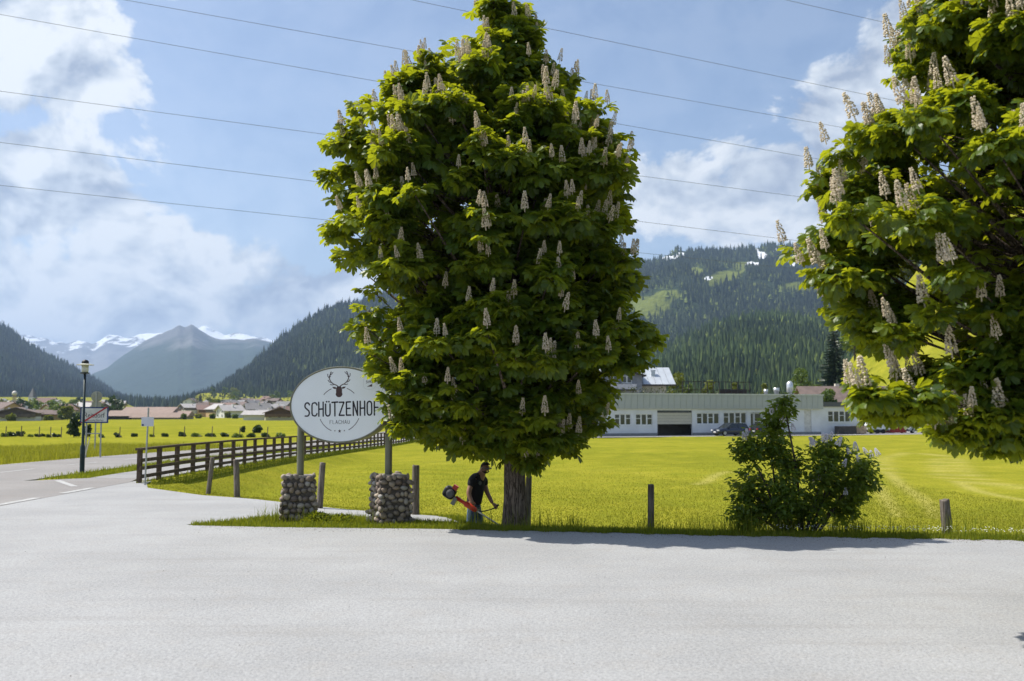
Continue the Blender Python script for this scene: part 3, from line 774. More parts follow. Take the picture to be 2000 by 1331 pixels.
def leafy(name, label, cat, base, h, rad, mat, seed, n=1500, leaf=.22, trunk_h=.25, group=None, lobes=9, squash=1.0, stem=.06, taper=0.0, parent_parts=True):
    "a broadleaf tree or shrub at middle distance: trunk, limbs and a crown of leaf-sized faces in clumps"
    rg = np.random.default_rng(seed); rr = random.Random(seed)
    root = empty(name, base); tag(root, label, cat, group)
    cz = h * (trunk_h + (1 - trunk_h) / 2); hz = h * (1 - trunk_h) / 2
    C = []
    for i in range(lobes):
        a = i * 2.4 + rr.random(); t = (i + .5) / lobes; z = cz + hz * (t * 2 - 1) * .8
        k = math.sqrt(max(.05, 1 - ((z - cz) / hz) ** 2)) * (1 - taper * t)
        C.append((rad * .55 * k * math.cos(a), rad * .55 * k * math.sin(a), z, rad * rr.uniform(.38, .6) * (1 - .5 * taper * t)))
    C = np.array(C); w = C[:, 3] ** 2; c = rg.choice(lobes, n, p=w / w.sum())
    d = rg.normal(size=(n, 3)); d /= np.linalg.norm(d, axis=1, keepdims=True); rr_ = (.45 + .55 * rg.random(n) ** .5) * (1 + rg.normal(size=n) * .10)
    p = C[c, :3] + d * (rr_ * C[c, 3])[:, None] * np.array([1, 1, .8 * squash])
    p[:, 2] = np.maximum(p[:, 2], .03 * h)
    T = np.array([(-.5, 0, 0), (0, -.34, .06), (.5, 0, -.10), (0, .34, .06)]); TF = np.array([(0, 1, 2), (0, 2, 3)])
    fwd = d * .6 + rg.normal(size=(n, 3)) * .7; up = d + rg.normal(size=(n, 3)) * .6
    V, F = instance(T, TF, p, rotmats(fwd, up), rg.uniform(.7, 1.4, n) * leaf)
    crown = link('crown', npmesh('crown', V, F, mat, {'rnd': np.repeat(rg.random(n) * .6 + .4 * rg.random(lobes)[c], 4)}), root); crown['kind'] = 'stuff'
    mb = MB(); mb.tube([(0, 0, -.1), (0, 0, cz * .6), (rr.uniform(-.1, .1), 0, cz + hz * .5)], [stem * rad + .02, stem * rad * .8 + .015, .01], 7)
    for x, y, z, s in C: mb.tube([(0, 0, max(.1, z - s * 1.4)), (x * .5, y * .5, z - s * .5), (x, y, z)], [.03 * rad, .02 * rad, .008], 4, cap=False)
    mb.build('trunk', M_TRUNK, root)
    return root
M_TRUNK = mat_bark('grey_brown_bark', (.10, .08, .065), (.20, .17, .14), 14)
M_GREEN = mat_leaf('fresh_green_leaf', (.035, .075, .012), (.065, .115, .016), (.11, .16, .022), (.20, .27, .02), .35)
M_DKGREEN = mat_leaf('dark_green_leaf', (.012, .032, .010), (.022, .050, .012), (.045, .080, .018), (.06, .11, .015), .25)
M_YELGREEN = mat_leaf('yellow_green_leaf', (.07, .10, .012), (.12, .15, .018), (.18, .19, .024), (.26, .28, .02), .35)
M_NEEDLE = mat_leaf('spruce_needle', (.008, .020, .010), (.016, .034, .014), (.030, .050, .018), (.03, .05, .01), .12)

def spruce(label, base, h, rad, seed, group=None, whorls=34, mat=None):
    rg = random.Random(seed); root = empty('spruce_tree', base); tag(root, label, 'tree', group)
    mb = MB(); V = []; F = []; RN = []
    for i in range(whorls):
        t = i / whorls; z = h * (.06 + .93 * t); L = rad * (1 - t) ** .85 * rg.uniform(.85, 1.1) + .12; n = int(13 - 6 * t)
        for k in range(n):
            a = 6.283 * (k + rg.random() * .7) / n; l = L * rg.uniform(.7, 1.12); tone = rg.random()
            dx, dy = math.cos(a), math.sin(a); px, py = -dy, dx
            for s in range(5):                                     # hanging sprays along the branch
                f0 = (s + .2) / 5; q = Vector((dx * l * f0, dy * l * f0, z - .32 * l * f0 ** 1.4 + .14 * l * f0 ** 3)); w = l * .20 * (1.15 - f0); dr = l * .16 + .12
                b = len(V); V += [(q.x - px * w, q.y - py * w, q.z - dr * rg.uniform(.5, 1.3)), (q.x + px * w, q.y + py * w, q.z - dr * rg.uniform(.5, 1.3)), (q.x + dx * l * .30, q.y + dy * l * .30, q.z - .07 * l), (q.x, q.y, q.z + .05)]
                F += [(b, b + 2, b + 3), (b + 2, b + 1, b + 3), (b, b + 1, b + 3)]; RN += [tone * .6 + rg.random() * .4] * 4
    c = link('crown', npmesh('crown', V, F, mat or M_NEEDLE, {'rnd': RN}), root); c['kind'] = 'stuff'
    mb.tube([(0, 0, -.2), (0, 0, h * .97)], [rad * .07 + .05, .02], 8); mb.build('trunk', M_TRUNK, root)
    return root

# the big chestnut in the middle: outline read off the photograph, 98 px to the metre
TREE = Vector((.05, 19.75, -.03))
def ez_(py): return P(1000, py, TREE.y).z - TREE.z
k_ = 1 / 98.5
ENV = [(ez_(y), min(-.12, (a - 1005) * k_ + .26), max(.12, (b - 1005) * k_ - .26)) for y, a, b in
       [(895, 955, 1060), (870, 850, 1118), (830, 770, 1165), (790, 752, 1195), (750, 748, 1205), (710, 705, 1255), (670, 678, 1275), (630, 690, 1262), (590, 712, 1250), (550, 690, 1248), (500, 648, 1238), (450, 646, 1230), (400, 622, 1230), (350, 628, 1226), (300, 645, 1220), (250, 660, 1190), (200, 715, 1140), (150, 775, 1105), (110, 800, 1065), (75, 850, 1045), (40, 880, 1020), (18, 905, 985)]]
ztop = ENV[-1][0]
trk = ([(0, 0, -.15), (0, 0, .5), (.0, 0, 1.2), (-.02, 0, 2.0), (-.05, 0, 3.2), (-.12, .05, 5.0), (-.2, 0, 7.0), (-.4, 0, ztop - .8), (-.55, 0, ztop - .1)], [.235, .215, .205, .20, .17, .13, .09, .045, .015])
chestnut(TREE, ENV, trk, ztop, 11, 150, 'tall flowering chestnut tree standing alone beside the mowing person',
         boughs_extra=[(-2.0, -1.0, ez_(745), .36), (-2.1, -.9, ez_(792), .34), (-2.0, -.9, ez_(826), .30), (.9, -.2, ez_(862), .34), (-.75, -.5, ez_(868), .34), (-1.35, .1, ez_(850), .4)], n_candle=215, n_fill=700, leaf_scale=.88, dens=1.12, candle_gap=.36, depth=.85, front=.78)
# the second chestnut reaching in from the side, nearer; its trunk stands outside the picture
TREE2 = Vector((7.55, 11.6, -.02))
def e2(py): return P(2000, py, TREE2.y).z - TREE2.z
k2 = 1 / 166.0; cx2 = 1000 + TREE2.x * 166.0
ENV2 = [(e2(y), (a + 42 - cx2) * k2, (cx2 - a - 42) * k2 * .8) for y, a in
        [(900, 2030), (860, 1880), (810, 1770), (765, 1740), (700, 1735), (640, 1660), (580, 1600), (520, 1570), (470, 1545), (430, 1560), (380, 1590), (330, 1570), (280, 1650), (240, 1700), (190, 1760), (130, 1770), (60, 1760), (0, 1765), (-80, 1790), (-160, 1880), (-230, 2010), (-280, 2150)]]
zt2 = ENV2[-1][0]
trk2 = ([(0, 0, -.15), (0, 0, .6), (.03, 0, 1.6), (.05, 0, 3.0), (0, 0, 5.0), (-.05, 0, zt2 - 1.2), (0, 0, zt2 - .2)], [.27, .245, .23, .19, .13, .06, .015])
chestnut(TREE2, ENV2, trk2, zt2, 29, 190, 'flowering chestnut tree reaching in at the picture edge, its trunk out of sight',
         boughs_extra=[(-3.0, .2, e2(300), .34), (-3.75, .1, e2(350), .22), (-3.8, .0, e2(465), .26), (-3.35, 0, e2(600), .3), (-3.95, -1.6, P(1700, 768, 10).z + .02, .22), (-3.75, -1.5, P(1740, 800, 10.1).z + .02, .24), (-3.4, -1.5, P(1800, 775, 10).z, .26), (-1.6, -.1, e2(835), .25), (-1.35, -.3, e2(848), .2), (-2.4, -1.2, e2(790), .3), (-2.0, -.9, e2(810), .32), (-1.7, -.8, e2(790), .34), (-2.6, -1.0, e2(740), .36), (-2.85, -1.2, P(1880, 835, 10.4).z, .26), (-2.5, -1.2, P(1945, 830, 10.4).z, .30), (-2.3, -1.3, P(1985, 800, 10.3).z, .32), (-2.45, -1.1, P(1960, 862, 10.5).z, .2), (-2.7, -1.3, P(1905, 800, 10.3).z, .3)], n_candle=120, candle_gap=.46, clump=.82, n_fill=1100, limb0=2.5, depth=.5, leaf_scale=.62, dens=2.3, candle_scale=.92)

# lilac bush by the verge
def lilac():
    base = Vector((G(1555, 1030, 0).x, 18.95, -.05)); rg = np.random.default_rng(77); rr = random.Random(77)
    root = empty('lilac_bush', base); tag(root, 'bushy lilac with white flower heads growing at the forecourt edge', 'bush')
    k = 1 / 102.0
    lob = [(1475, 965, 48, 52), (1455, 875, 34, 38), (1450, 1005, 34, 24), (1520, 825, 30, 40), (1522, 792, 18, 22), (1503, 872, 34, 36), (1545, 905, 34, 34), (1625, 885, 50, 34), (1672, 925, 34, 40), (1632, 950, 52, 46), (1570, 990, 56, 38), (1655, 1000, 34, 26), (1520, 960, 34, 50), (1682, 965, 24, 26), (1600, 920, 34, 30), (1500, 1000, 40, 26)]
    pos = []; C = []
    for px, py, rx, ry in lob:
        c = P(px, py, base.y) - base; c.y += rr.uniform(-.45, .35); C.append(c)
        n = int(rx * ry * .10 + 40)
        d = rg.normal(size=(n, 3)); d /= np.linalg.norm(d, axis=1, keepdims=True); d *= (rg.random(n) ** .5)[:, None]
        pos.append(d * np.array([rx * k, (rx + ry) / 2 * k * .9, ry * k]) + np.array(c))
    pos = np.concatenate(pos); pos[:, 2] = np.maximum(pos[:, 2], .04); n = len(pos)
    m = 3; idx = np.repeat(np.arange(n), m); N = n * m
    ph = rg.random(N) * 6.283; pit = rg.uniform(-.9, .5, N); fwd = np.stack([np.cos(ph) * np.cos(pit), np.sin(ph) * np.cos(pit), np.sin(pit)], -1)
    T = np.array([(0, 0, 0), (.03, .026, .006), (.035, 0, -.004), (.03, -.026, .006), (.065, .018, 0), (.065, -.018, 0), (.10, 0, -.02)]) * 1.15
    TF = np.array([(0, 2, 1), (0, 3, 2), (1, 2, 4), (2, 6, 4), (2, 5, 6), (3, 5, 2)])
    V, F = instance(T, TF, pos[idx] + fwd * .03 + rg.normal(size=(N, 3)) * .03, rotmats(fwd, np.array([0, 0, 1.]) + rg.normal(size=(N, 3)) * .4), rg.uniform(.7, 1.35, N))
    cr = link('crown', npmesh('crown', V, F, M_LILAC, {'rnd': np.repeat(rg.random(n)[idx] * .5 + rg.random(N) * .5, len(T))}), root); cr['kind'] = 'stuff'
    for i, c in enumerate(C):
        foot = Vector((c.x * .22 + rr.uniform(-.12, .12), c.y * .2 + rr.uniform(-.1, .1), -.05))
        mid = foot.lerp(c, .5) + Vector((rr.uniform(-.1, .1), rr.uniform(-.1, .1), .12))
        mb = MB(); mb.tube([foot, foot.lerp(mid, .6), mid, c, c + Vector((0, 0, .2))], [.034, .028, .022, .012, .006], 7)
        mb.build('stem', M_TRUNK, root, smooth=True)
    fm = MB()
    for r_ in range(9):
        z = r_ * .021; q = .045 * (1 - (r_ / 9) ** 1.5) + .008
        for j in range(7):
            a = 6.283 * j / 7 + r_; s = rr.uniform(.010, .016); o = Vector((q * math.cos(a), q * math.sin(a), z))
            fm.add([o + Vector(d) * s for d in ((1, 0, 0), (0, 1, 0), (-1, 0, 0), (0, -1, 0), (0, 0, 1), (0, 0, -1))], [(0, 1, 4), (1, 2, 4), (2, 3, 4), (3, 0, 4), (1, 0, 5), (2, 1, 5), (3, 2, 5), (0, 3, 5)])
    fme = fm.mesh('flower_head', plain('lilac_blossom', (.62, .60, .66), .8, var=.18, scale=30))
    for px, py in [(1452, 850), (1448, 858), (1510, 800), (1500, 805), (1518, 822), (1600, 862), (1592, 856), (1610, 858), (1620, 868), (1583, 866), (1655, 877), (1648, 885), (1680, 884), (1690, 892), (1700, 888), (1590, 935), (1586, 945), (1637, 962), (1633, 908), (1540, 840), (1668, 900), (1575, 870)]:
        q = P(px, py, base.y) - base; q.y = -.35 + rr.uniform(-.12, .12)
        o = link('flower_head', fme, root); o.location = q; o.rotation_euler = (rr.uniform(-.5, .5), rr.uniform(-.6, .6), rr.random() * 6); o.scale = [rr.uniform(.6, .95)] * 3
M_LILAC = mat_leaf('lilac_leaf', (.045, .095, .014), (.080, .142, .018), (.14, .19, .024), (.34, .42, .028), .48)
lilac()
# ------------------------------------------------------------------ wood, stone, signs by the forecourt
def mat_wood(name, c1, c2, scale=6.0):
    t = NT(name); r = t.rand(); co = t.co(); cs = t.n('ShaderNodeVectorMath', operation='ADD'); t.L(co, cs.inputs[0])
    k = t.n('ShaderNodeCombineXYZ'); t.L(t.math('MULTIPLY', r, 30.0), k.inputs[0]); t.L(k.outputs[0], cs.inputs[1])
    mp = t.n('ShaderNodeMapping'); mp.inputs['Scale'].default_value = (scale * 3, scale * 3, scale * .25); t.L(cs.outputs[0], mp.inputs[0])
    n = t.noise(mp.outputs[0], 2.2, 6, .65, .3); b = t.noise(cs.outputs[0], 2.5, 4)
    c = t.mix(t.rng(n, .3, .7), c1, c2); c = t.mix(t.math('MULTIPLY', t.rng(b, .45, .7), .5), c, [x * .5 for x in c1])
    return t.done(t.bsdf(c, .9, 0, t.bump(n, .8, .02), .15))
M_POST = mat_wood('weathered_post_wood', (.095, .078, .062), (.235, .205, .175))
M_RAIL = mat_wood('brown_fence_wood', (.060, .042, .030), (.150, .112, .085), 4)
M_STEEL = plain('galvanised_steel', (.36, .37, .38), .45, .7, .12, 12)

def post_mesh(h, r, seed, lean=(0, 0)):
    rg = random.Random(seed); mb = MB(); vs = []; fs = []; n = 14; zs = [-.3, 0, .2, .4, .6, .8, .96, 1.0, 1.01]
    for i, t in enumerate(zs):
        z = t * h
        for k in range(n):
            a = 6.283 * k / n
            q = 1 + .16 * noise.noise(Vector((math.cos(a) * 1.5, math.sin(a) * 1.5, seed + z * .6))) + .12 * noise.noise(Vector((math.cos(a) * 5, math.sin(a) * 5, seed + z * .5)))
            rr = r * q * (1.06 - .10 * t) * (.9 if i == len(zs) - 1 else 1)
            vs.append((math.cos(a) * rr + lean[0] * t, math.sin(a) * rr + lean[1] * t, z + (.03 * noise.noise(Vector((math.cos(a), math.sin(a), seed))) if t > .9 else 0)))
    for i in range(len(zs) - 1):
        for k in range(n): fs.append((i * n + k, i * n + (k + 1) % n, (i + 1) * n + (k + 1) % n, (i + 1) * n + k))
    fs.append(tuple((len(zs) - 1) * n + k for k in range(n)))
    mb.add(vs, fs); return mb
for px, top, bot, wpx, d, lean, lab in [
        (407, 893, 955, 9, 27.3, (.10, 0), 'thin leaning wooden post nearest to the long rail fence'),
        (463, 897, 963, 11, 26.2, (-.04, 0), 'short knotty wooden post, second from the rail fence, before the sign'),
        (624, 903, 980, 12, 24.0, (.07, 0), 'round wooden post just behind the shaded stone pillar'),
        (811, 908, 998, 14, 22.6, (.01, 0), 'thick split wooden post between the sign and the mowing person'),
        (1029, 930, 1030, 12, 20.9, (.05, 0), 'slim wooden post standing right behind the chestnut trunk'),
        (1271, 946, 1034, 13, 19.55, (.01, 0), 'lone wooden post between the chestnut trunk and the lilac'),
        (1851, 975, 1040, 18, 18.35, (-.04, 0), 'stout short wooden post among the daisies beside the lilac')]:
    p = P(px, bot, d); zt = P(px, top, d).z; zb = h1(p.x, d)
    tag(post_mesh(zt - zb, wpx / 2 * d / FPX, px, lean).build('wooden_post', M_POST, loc=(p.x, d, zb - .02), smooth=True), lab, 'post', 'weathered posts along the meadow edge')

# rail fence along the footpath: every post and every rail a piece
def fence():
    y0, y1 = 31.2, 117.0; root = empty('rail_fence', (float(fencex(y0)), y0, h1(float(fencex(y0)), y0)))
    tag(root, 'long brown wooden rail fence running back beside the footpath', 'fence')
    o0 = root.location.copy(); rg = random.Random(3)
    ys = list(np.arange(y0, y1, 1.66)); X = [float(fencex(y)) for y in ys]; Z = [h1(x, y) for x, y in zip(X, ys)]
    pm = []
    for s in range(3):
        mb = MB(); mb.box((0, 0, .40), (.13, .13, 1.22)); m = mb.mesh('post', M_RAIL); pm.append(m)
    for i, (x, y, z) in enumerate(zip(X, ys, Z)):
        o = link('post', pm[i % 3], root); o.location = Vector((x, y, z)) - o0; o.rotation_euler = (rg.uniform(-.012, .012), rg.uniform(-.012, .012), rg.uniform(-.04, .04))
    for i in range(0, len(ys) - 1, 2):
        j = min(i + 2, len(ys) - 1)
        for k, zz in enumerate((.20, .45, .70, .985)):
            a = Vector((X[i] + .09, ys[i] - (.22 if i == 0 else .0) + .004, Z[i] + zz)); b = Vector((X[j] + .09, ys[j] - .004, Z[j] + zz))
            if k == 3: a.x -= .075; b.x -= .075; a.z += .062; b.z += .062
            d = b - a; L = d.length
            mb = MB(); mb.box((0, 0, 0), (.045 if k < 3 else .17, L, .11 if k < 3 else .07))
            o = mb.build('rail', M_RAIL, root); o.location = (a + b) / 2 - o0
            o.rotation_euler = (math.asin(d.z / L) + rg.uniform(-.003, .003), 0, -math.atan2(d.x, d.y))
fence()

# stone pillars that carry the oval sign
def mat_stone():
    t = NT('river_cobble'); r = t.rand(); c = t.co(); n = t.noise(c, 14, 5, .6)
    b = t.ramp(r, [(0, (.13, .10, .085)), (.3, (.28, .22, .165)), (.55, (.19, .165, .145)), (.8, (.40, .33, .25)), (1, (.31, .30, .285))])
    k = t.n('ShaderNodeVectorMath', operation='SCALE'); t.L(b, k.inputs[0]); t.L(t.rng(n, .3, .7, .75, 1.2), k.inputs['Scale'])
    return t.done(t.bsdf(k.outputs[0], .75, 0, t.bump(n, .35, .01), .3))
M_STONE = mat_stone(); M_MORTAR = plain('dark_mortar', (.085, .072, .062), .95, var=.3, scale=14, bump=.6)
def cobble(seed):
    rg = random.Random(seed); bm = bmesh.new(); bmesh.ops.create_icosphere(bm, subdivisions=2, radius=1)
    for v in bm.verts:
        n = noise.noise(v.co * 1.1 + Vector((seed * 7, 0, 0))); v.co *= 1 + .26 * n
        v.co.y *= .8
    me = bpy.data.meshes.new('stone'); bm.to_mesh(me); bm.free(); me.materials.append(M_STONE); me.polygons.foreach_set('use_smooth', [True] * len(me.polygons)); return me
COB = [cobble(s) for s in range(7)]
def pillar(px, d, w, h, dep, rz, seed, label, steps=False):
    base = Vector((P(px, 1000, d).x, d, -.05)); rg = random.Random(seed)
    root = empty('stone_pillar', base, rz); tag(root, label, 'pillar', 'stone pillars under the sign')
    core = MB()
    def half(t):   # half width at height fraction t, wider to the foot
        return (w / 2) * (1.08 - .12 * t)
    core.add([(sx * (half(t) - .03), sy * (dep / 2 * (1.08 - .12 * t) - .03), t * h) for t in (0, 1) for sx, sy in ((-1, -1), (1, -1), (1, 1), (-1, 1))], [(0, 1, 5, 4), (1, 2, 6, 5), (2, 3, 7, 6), (3, 0, 4, 7), (4, 5, 6, 7)])
    core.build('core', M_MORTAR, root)
    cap = MB(); cap.box((-.02 if steps else 0, 0, h - .005), (w * .94 if not steps else w * .80, dep * .95, .045), rz=.02); cap.build('cap_slab', plain('cap_concrete', (.20, .18, .165), .9, var=.25, scale=9, bump=.4), root)
    rows = int(h / .118)
    for face in range(4):
        wide = w if face % 2 == 0 else dep
        z = .05
        for r_ in range(rows):
            t = z / h; hw = (half(t) if face % 2 == 0 else dep / 2 * (1.08 - .12 * t)); x = -hw + rg.uniform(0, .04)
            while x < hw - .03:
                s = rg.uniform(.07, .165); ca = x + s / 2; zz = z + .055 + rg.uniform(-.03, .03)
                if steps and t > .78 and face == 1: break
                o = link('stone', COB[rg.randrange(7)], root)
                off = (dep / 2 if face % 2 == 0 else w / 2) * (1.08 - .12 * t) - .025
                nrm = [(0, -1), (1, 0), (0, 1), (-1, 0)][face]; tan = [(1, 0), (0, 1), (-1, 0), (0, -1)][face]
                o.location = (nrm[0] * off + tan[0] * ca, nrm[1] * off + tan[1] * ca, zz)
                o.scale = (s * .52, s * .46, rg.uniform(.040, .070)); o.rotation_euler = (rg.uniform(-.3, .3), rg.uniform(-.3, .3), [0, math.pi / 2, math.pi, -math.pi / 2][face] + rg.uniform(-.25, .25))
                x += s + rg.uniform(-.012, .02)
            z += h / rows
    return base
PILH = 1.0
pillar(583, 20.75, .64, .93, .62, R(6), 5, 'shorter shaded cobblestone pillar carrying the far end of the oval sign')
pillar(763, 20.2, .66, .98, .66, R(24), 9, 'sunlit cobblestone pillar nearest the mowing person under the oval sign', steps=True)

# ------------------------------------------------------------------ lettering made of strokes
def stroke(mb, pts, w, z=0.0, closed=False):
    "a flat ribbon with round ends through 2-D points, raised to z"
    p = [Vector((a, b)) for a, b in pts]; n = len(p); L = []; Rr = []
    for i in range(n):
        a = p[(i - 1) % n] if (closed or i > 0) else p[i]; b = p[(i + 1) % n] if (closed or i < n - 1) else p[i]
        d = (b - a).normalized(); nn = Vector((-d.y, d.x)) * w / 2; L.append(p[i] + nn); Rr.append(p[i] - nn)
    k = n if closed else n - 1
    mb.add([(q.x, q.y, z) for q in L + Rr], [(i, n + i, n + (i + 1) % n, (i + 1) % n) for i in range(k)])
    if not closed:
        for e in (p[0], p[-1]):
            mb.add([(e.x + w / 2 * math.cos(t * math.pi / 5), e.y + w / 2 * math.sin(t * math.pi / 5), z) for t in range(10)], [tuple(range(10))])
def arc(cx, cy, rx, ry, a0, a1, n=12): return [(cx + rx * math.cos(R(a0 + (a1 - a0) * i / n)), cy + ry * math.sin(R(a0 + (a1 - a0) * i / n))) for i in range(n + 1)]
GL = {  # unit-height glyph strokes, width .42
    'S': [arc(.21, .77, .17, .21, 20, 90) + arc(.20, .76, .18, .22, 100, 200) + [(.06, .62), (.32, .40)] + arc(.18, .24, .18, .22, 20, -90) + [(.04, .03)]],
    'C': [arc(.24, .76, .19, .22, 15, 90) + [(.08, .93), (.04, .78), (.04, .22), (.08, .07)] + arc(.24, .24, .19, .22, -90, -15)],
    'H': [[(.04, 0), (.04, 1)], [(.38, 0), (.38, 1)], [(.04, .5), (.38, .52)]],
    'U': [[(.04, .86), (.04, .22)] + arc(.21, .20, .17, .20, 180, 360) + [(.38, .86)]],
    'T': [[(.0, .97), (.44, .99)], [(.22, 0), (.22, .97)]], 'Z': [[(.04, .97), (.38, .97)], [(.38, .95), (.03, .05)], [(.03, .03), (.40, .03)]],
    'E': [[(.36, .98), (.05, .97)], [(.05, .97), (.05, .03)], [(.05, .03), (.38, .03)], [(.05, .5), (.32, .52)]], 'N': [[(.04, 0), (.04, 1)], [(.05, .97), (.35, .03)], [(.36, 0), (.36, 1)]],
    'O': [arc(.21, .76, .17, .22, 0, 180) + arc(.21, .22, .17, .22, 180, 360)], 'F': [[(.05, 0), (.05, .98), (.36, .98)], [(.05, .54), (.32, .54)]],
    'L': [[(.05, 1), (.05, .03), (.36, .03)]], 'A': [[(.02, 0), (.21, 1)], [(.21, 1), (.40, 0)], [(.09, .33), (.33, .33)]]}
def letters(mb, word, x0, y0, h, adv, w, z, sx=1.0):
    x = x0
    for ch in word:
        for s in GL[ch if ch != 'Ü' else 'U']: stroke(mb, [(x + a * h * sx, y0 + b * h) for a, b in s], w, z, closed=(ch == 'O'))
        if ch == 'Ü':
            for dx in (.12, .30):
                cx, cy = x + dx * h * sx, y0 + 1.03 * h; mb.add([(cx + w * .62 * math.cos(t * .628), cy + w * .62 * math.sin(t * .628), z) for t in range(10)], [tuple(range(10))])
        x += adv
def text_mesh(txt, size, mat, name, extrude=0.0, shear=0.0, sx=1.0):
    c = bpy.data.curves.new(name, 'FONT'); c.body = txt; c.size = size; c.align_x = 'CENTER'; c.align_y = 'CENTER'; c.extrude = extrude; c.shear = shear; c.resolution_u = 3
    o = bpy.data.objects.new(name, c); COL.objects.link(o); bpy.context.view_layer.update()
    me = bpy.data.meshes.new_from_object(o.evaluated_get(bpy.context.evaluated_depsgraph_get())); bpy.data.objects.remove(o); bpy.data.curves.remove(c)
    me.materials.clear(); me.materials.append(mat)
    for v in me.vertices: v.co.x *= sx
    return me

# ------------------------------------------------------------------ the oval inn sign
def inn_sign():
    a_, b_ = P(587, 800, 20.65), P(759, 800, 20.22)
    c0 = (a_ + b_) / 2; ux = (b_ - a_); ux.z = 0; ux.normalize(); rz = math.atan2(ux.y, ux.x)
    root = empty('inn_sign', (c0.x, c0.y, .9), rz); tag(root, 'white oval sign with stag emblem on two olive posts above stone pillars', 'sign')
    M_FR = plain('olive_sign_paint', (.155, .155, .105), .45, .15, .10, 6); M_FACE = plain('white_sign_face', (.78, .81, .82), .35, 0, .02, 2)
    M_INK = plain('dark_print', (.016, .012, .018), .6, var=.1); M_BR = plain('brown_print', (.060, .032, .030), .6, var=.1)
    zc = P(664, 791, 20.4).z - .9; A, B, D = 1.085, .775, .30
    roll = R(1.2); M = Matrix.Translation((0, -.10, zc)) @ Matrix.Rotation(roll, 4, 'Y').inverted() @ Matrix.Rotation(math.pi / 2, 4, 'X')
    n = 96
    def ell(a, b, z): return [(a * math.cos(6.28319 * i / n), b * math.sin(6.28319 * i / n), z) for i in range(n)]
    fr = MB(); rings = [ell(A - .035, B - .035, D / 2 + .004), ell(A - .03, B - .03, D / 2 + .014), ell(A - .006, B - .006, D / 2 + .014), ell(A, B, D / 2 + .004), ell(A, B, -D / 2), ell(A - .035, B - .035, -D / 2 - .01), ell(A - .04, B - .04, -D / 2 - .002)]
    vs = [p for r_ in rings for p in r_]; fs = [(i * n + k, (i + 1) * n + k, (i + 1) * n + (k + 1) % n, i * n + (k + 1) % n) for i in range(len(rings) - 1) for k in range(n)]
    fr.add(vs, fs); o = fr.build('frame', M_FR, root, smooth=False); o.matrix_local = M
    fc = MB(); fc.add(ell(A - .03, B - .03, D / 2 + .003), [tuple(range(n))]); fc.add(ell(A - .03, B - .03, -D / 2 - .003), [tuple(range(n - 1, -1, -1))])
    face = fc.build('panel', M_FACE, root); face.matrix_local = M
    z = D / 2 + .006; k = 1 / 95.5 / 7.395   # zoomed photograph pixels to metres, about the sign's middle (770, 672)
    def q(X, Y): return ((X - 770) * k, -(Y - 672) * k)
    mb = MB(); x0 = q(237, 0)[0]; letters(mb, 'SCHÜTZENHOF', x0, -(838 - 672) * k + .012, 198 * k, (1290 - 237) * k / 10, .030, z, 1.0)
    mb.build('lettering', M_INK, face)
    mb = MB(); letters(mb, 'FLACHAU', q(620, 0)[0], -(944 - 672) * k, 52 * k, 45.5 * k, .0075, z, 1.5); mb.build('town_lettering', M_INK, face)
    mb = MB()
    for c, a0, a1 in [((770, 742), 137, 112), ((770, 742), 68, 45)]: stroke(mb, [((c[0] - 770) * k + 322 * k * math.cos(R(a0 + (a1 - a0) * i / 8)), -(c[1] - 672) * k + 322 * k * math.sin(R(a0 + (a1 - a0) * i / 8))) for i in range(9)], .012, z)
    for a0, a1 in ((204, 247), (336, 296)): stroke(mb, [(322 * k * math.cos(R(a0 + (a1 - a0) * i / 8)), -(742 - 672) * k + 322 * k * math.sin(R(a0 + (a1 - a0) * i / 8))) for i in range(9)], .012, z)
    mb.build('ring_arc', M_BR, face)
    for X, Y, s in ((700, 1042, 13), (772, 1048, 27), (845, 1042, 13)):
        mb = MB(); cx, cy = q(X, Y); mb.add([(cx + s * k * (1 if i % 2 == 0 else .42) * math.sin(i * math.pi / 5), cy + s * k * (1 if i % 2 == 0 else .42) * math.cos(i * math.pi / 5), z) for i in range(10)], [tuple(range(9, -1, -1))]); mb.build('star', M_BR, face)
    # stag: head, ears, antlers
    mb = MB(); half = [(0, -150), (20, -148), (40, -135), (52, -112), (45, -80), (46, -45), (40, -20), (30, 0), (15, 6), (0, 4)]
    hp = [(768 + x, 415 - y) for x, y in half] + [(768 - x, 415 - y) for x, y in reversed(half[1:-1])]
    mb.add([(*q(X, Y), z) for X, Y in hp], [tuple(range(len(hp) - 1, -1, -1))])
    for s in (1, -1):
        mb.add([(*q(768 + s * X, Y), z) for X, Y in ((36, 432), (60, 418), (104, 415), (88, 438), (55, 448))], [(0, 1, 2, 3, 4)])
        def st(pts, w): stroke(mb, [q(768 + s * X, Y) for X, Y in pts], w * k, z)
        st([(14, 412), (40, 392), (85, 375), (120, 345), (143, 310), (150, 275), (135, 240), (118, 200)], 13)
        st([(50, 388), (60, 368), (50, 355)], 9) if False else None
        st([(72, 380), (105, 388), (132, 380)], 10); st([(112, 352), (145, 345), (168, 318)], 10); st([(146, 290), (170, 262), (172, 230)], 10); st([(140, 250), (112, 232), (90, 205)], 9); st([(148, 282), (128, 262)], 8); st([(132, 236), (126, 205)], 8)
    mb.build('stag_emblem', M_BR, face)
    # small brewery mark in its outlined box
    M_LT = plain('pale_print', (.60, .62, .64), .5, var=.03)
    mb = MB(); bx = [q(X, Y) for X, Y in ((1140, 235), (1140, 420), (1165, 455), (1230, 470), (1300, 455), (1330, 410), (1330, 300))]; stroke(mb, bx, .006, z - .001); mb.build('mark_outline', M_LT, face)
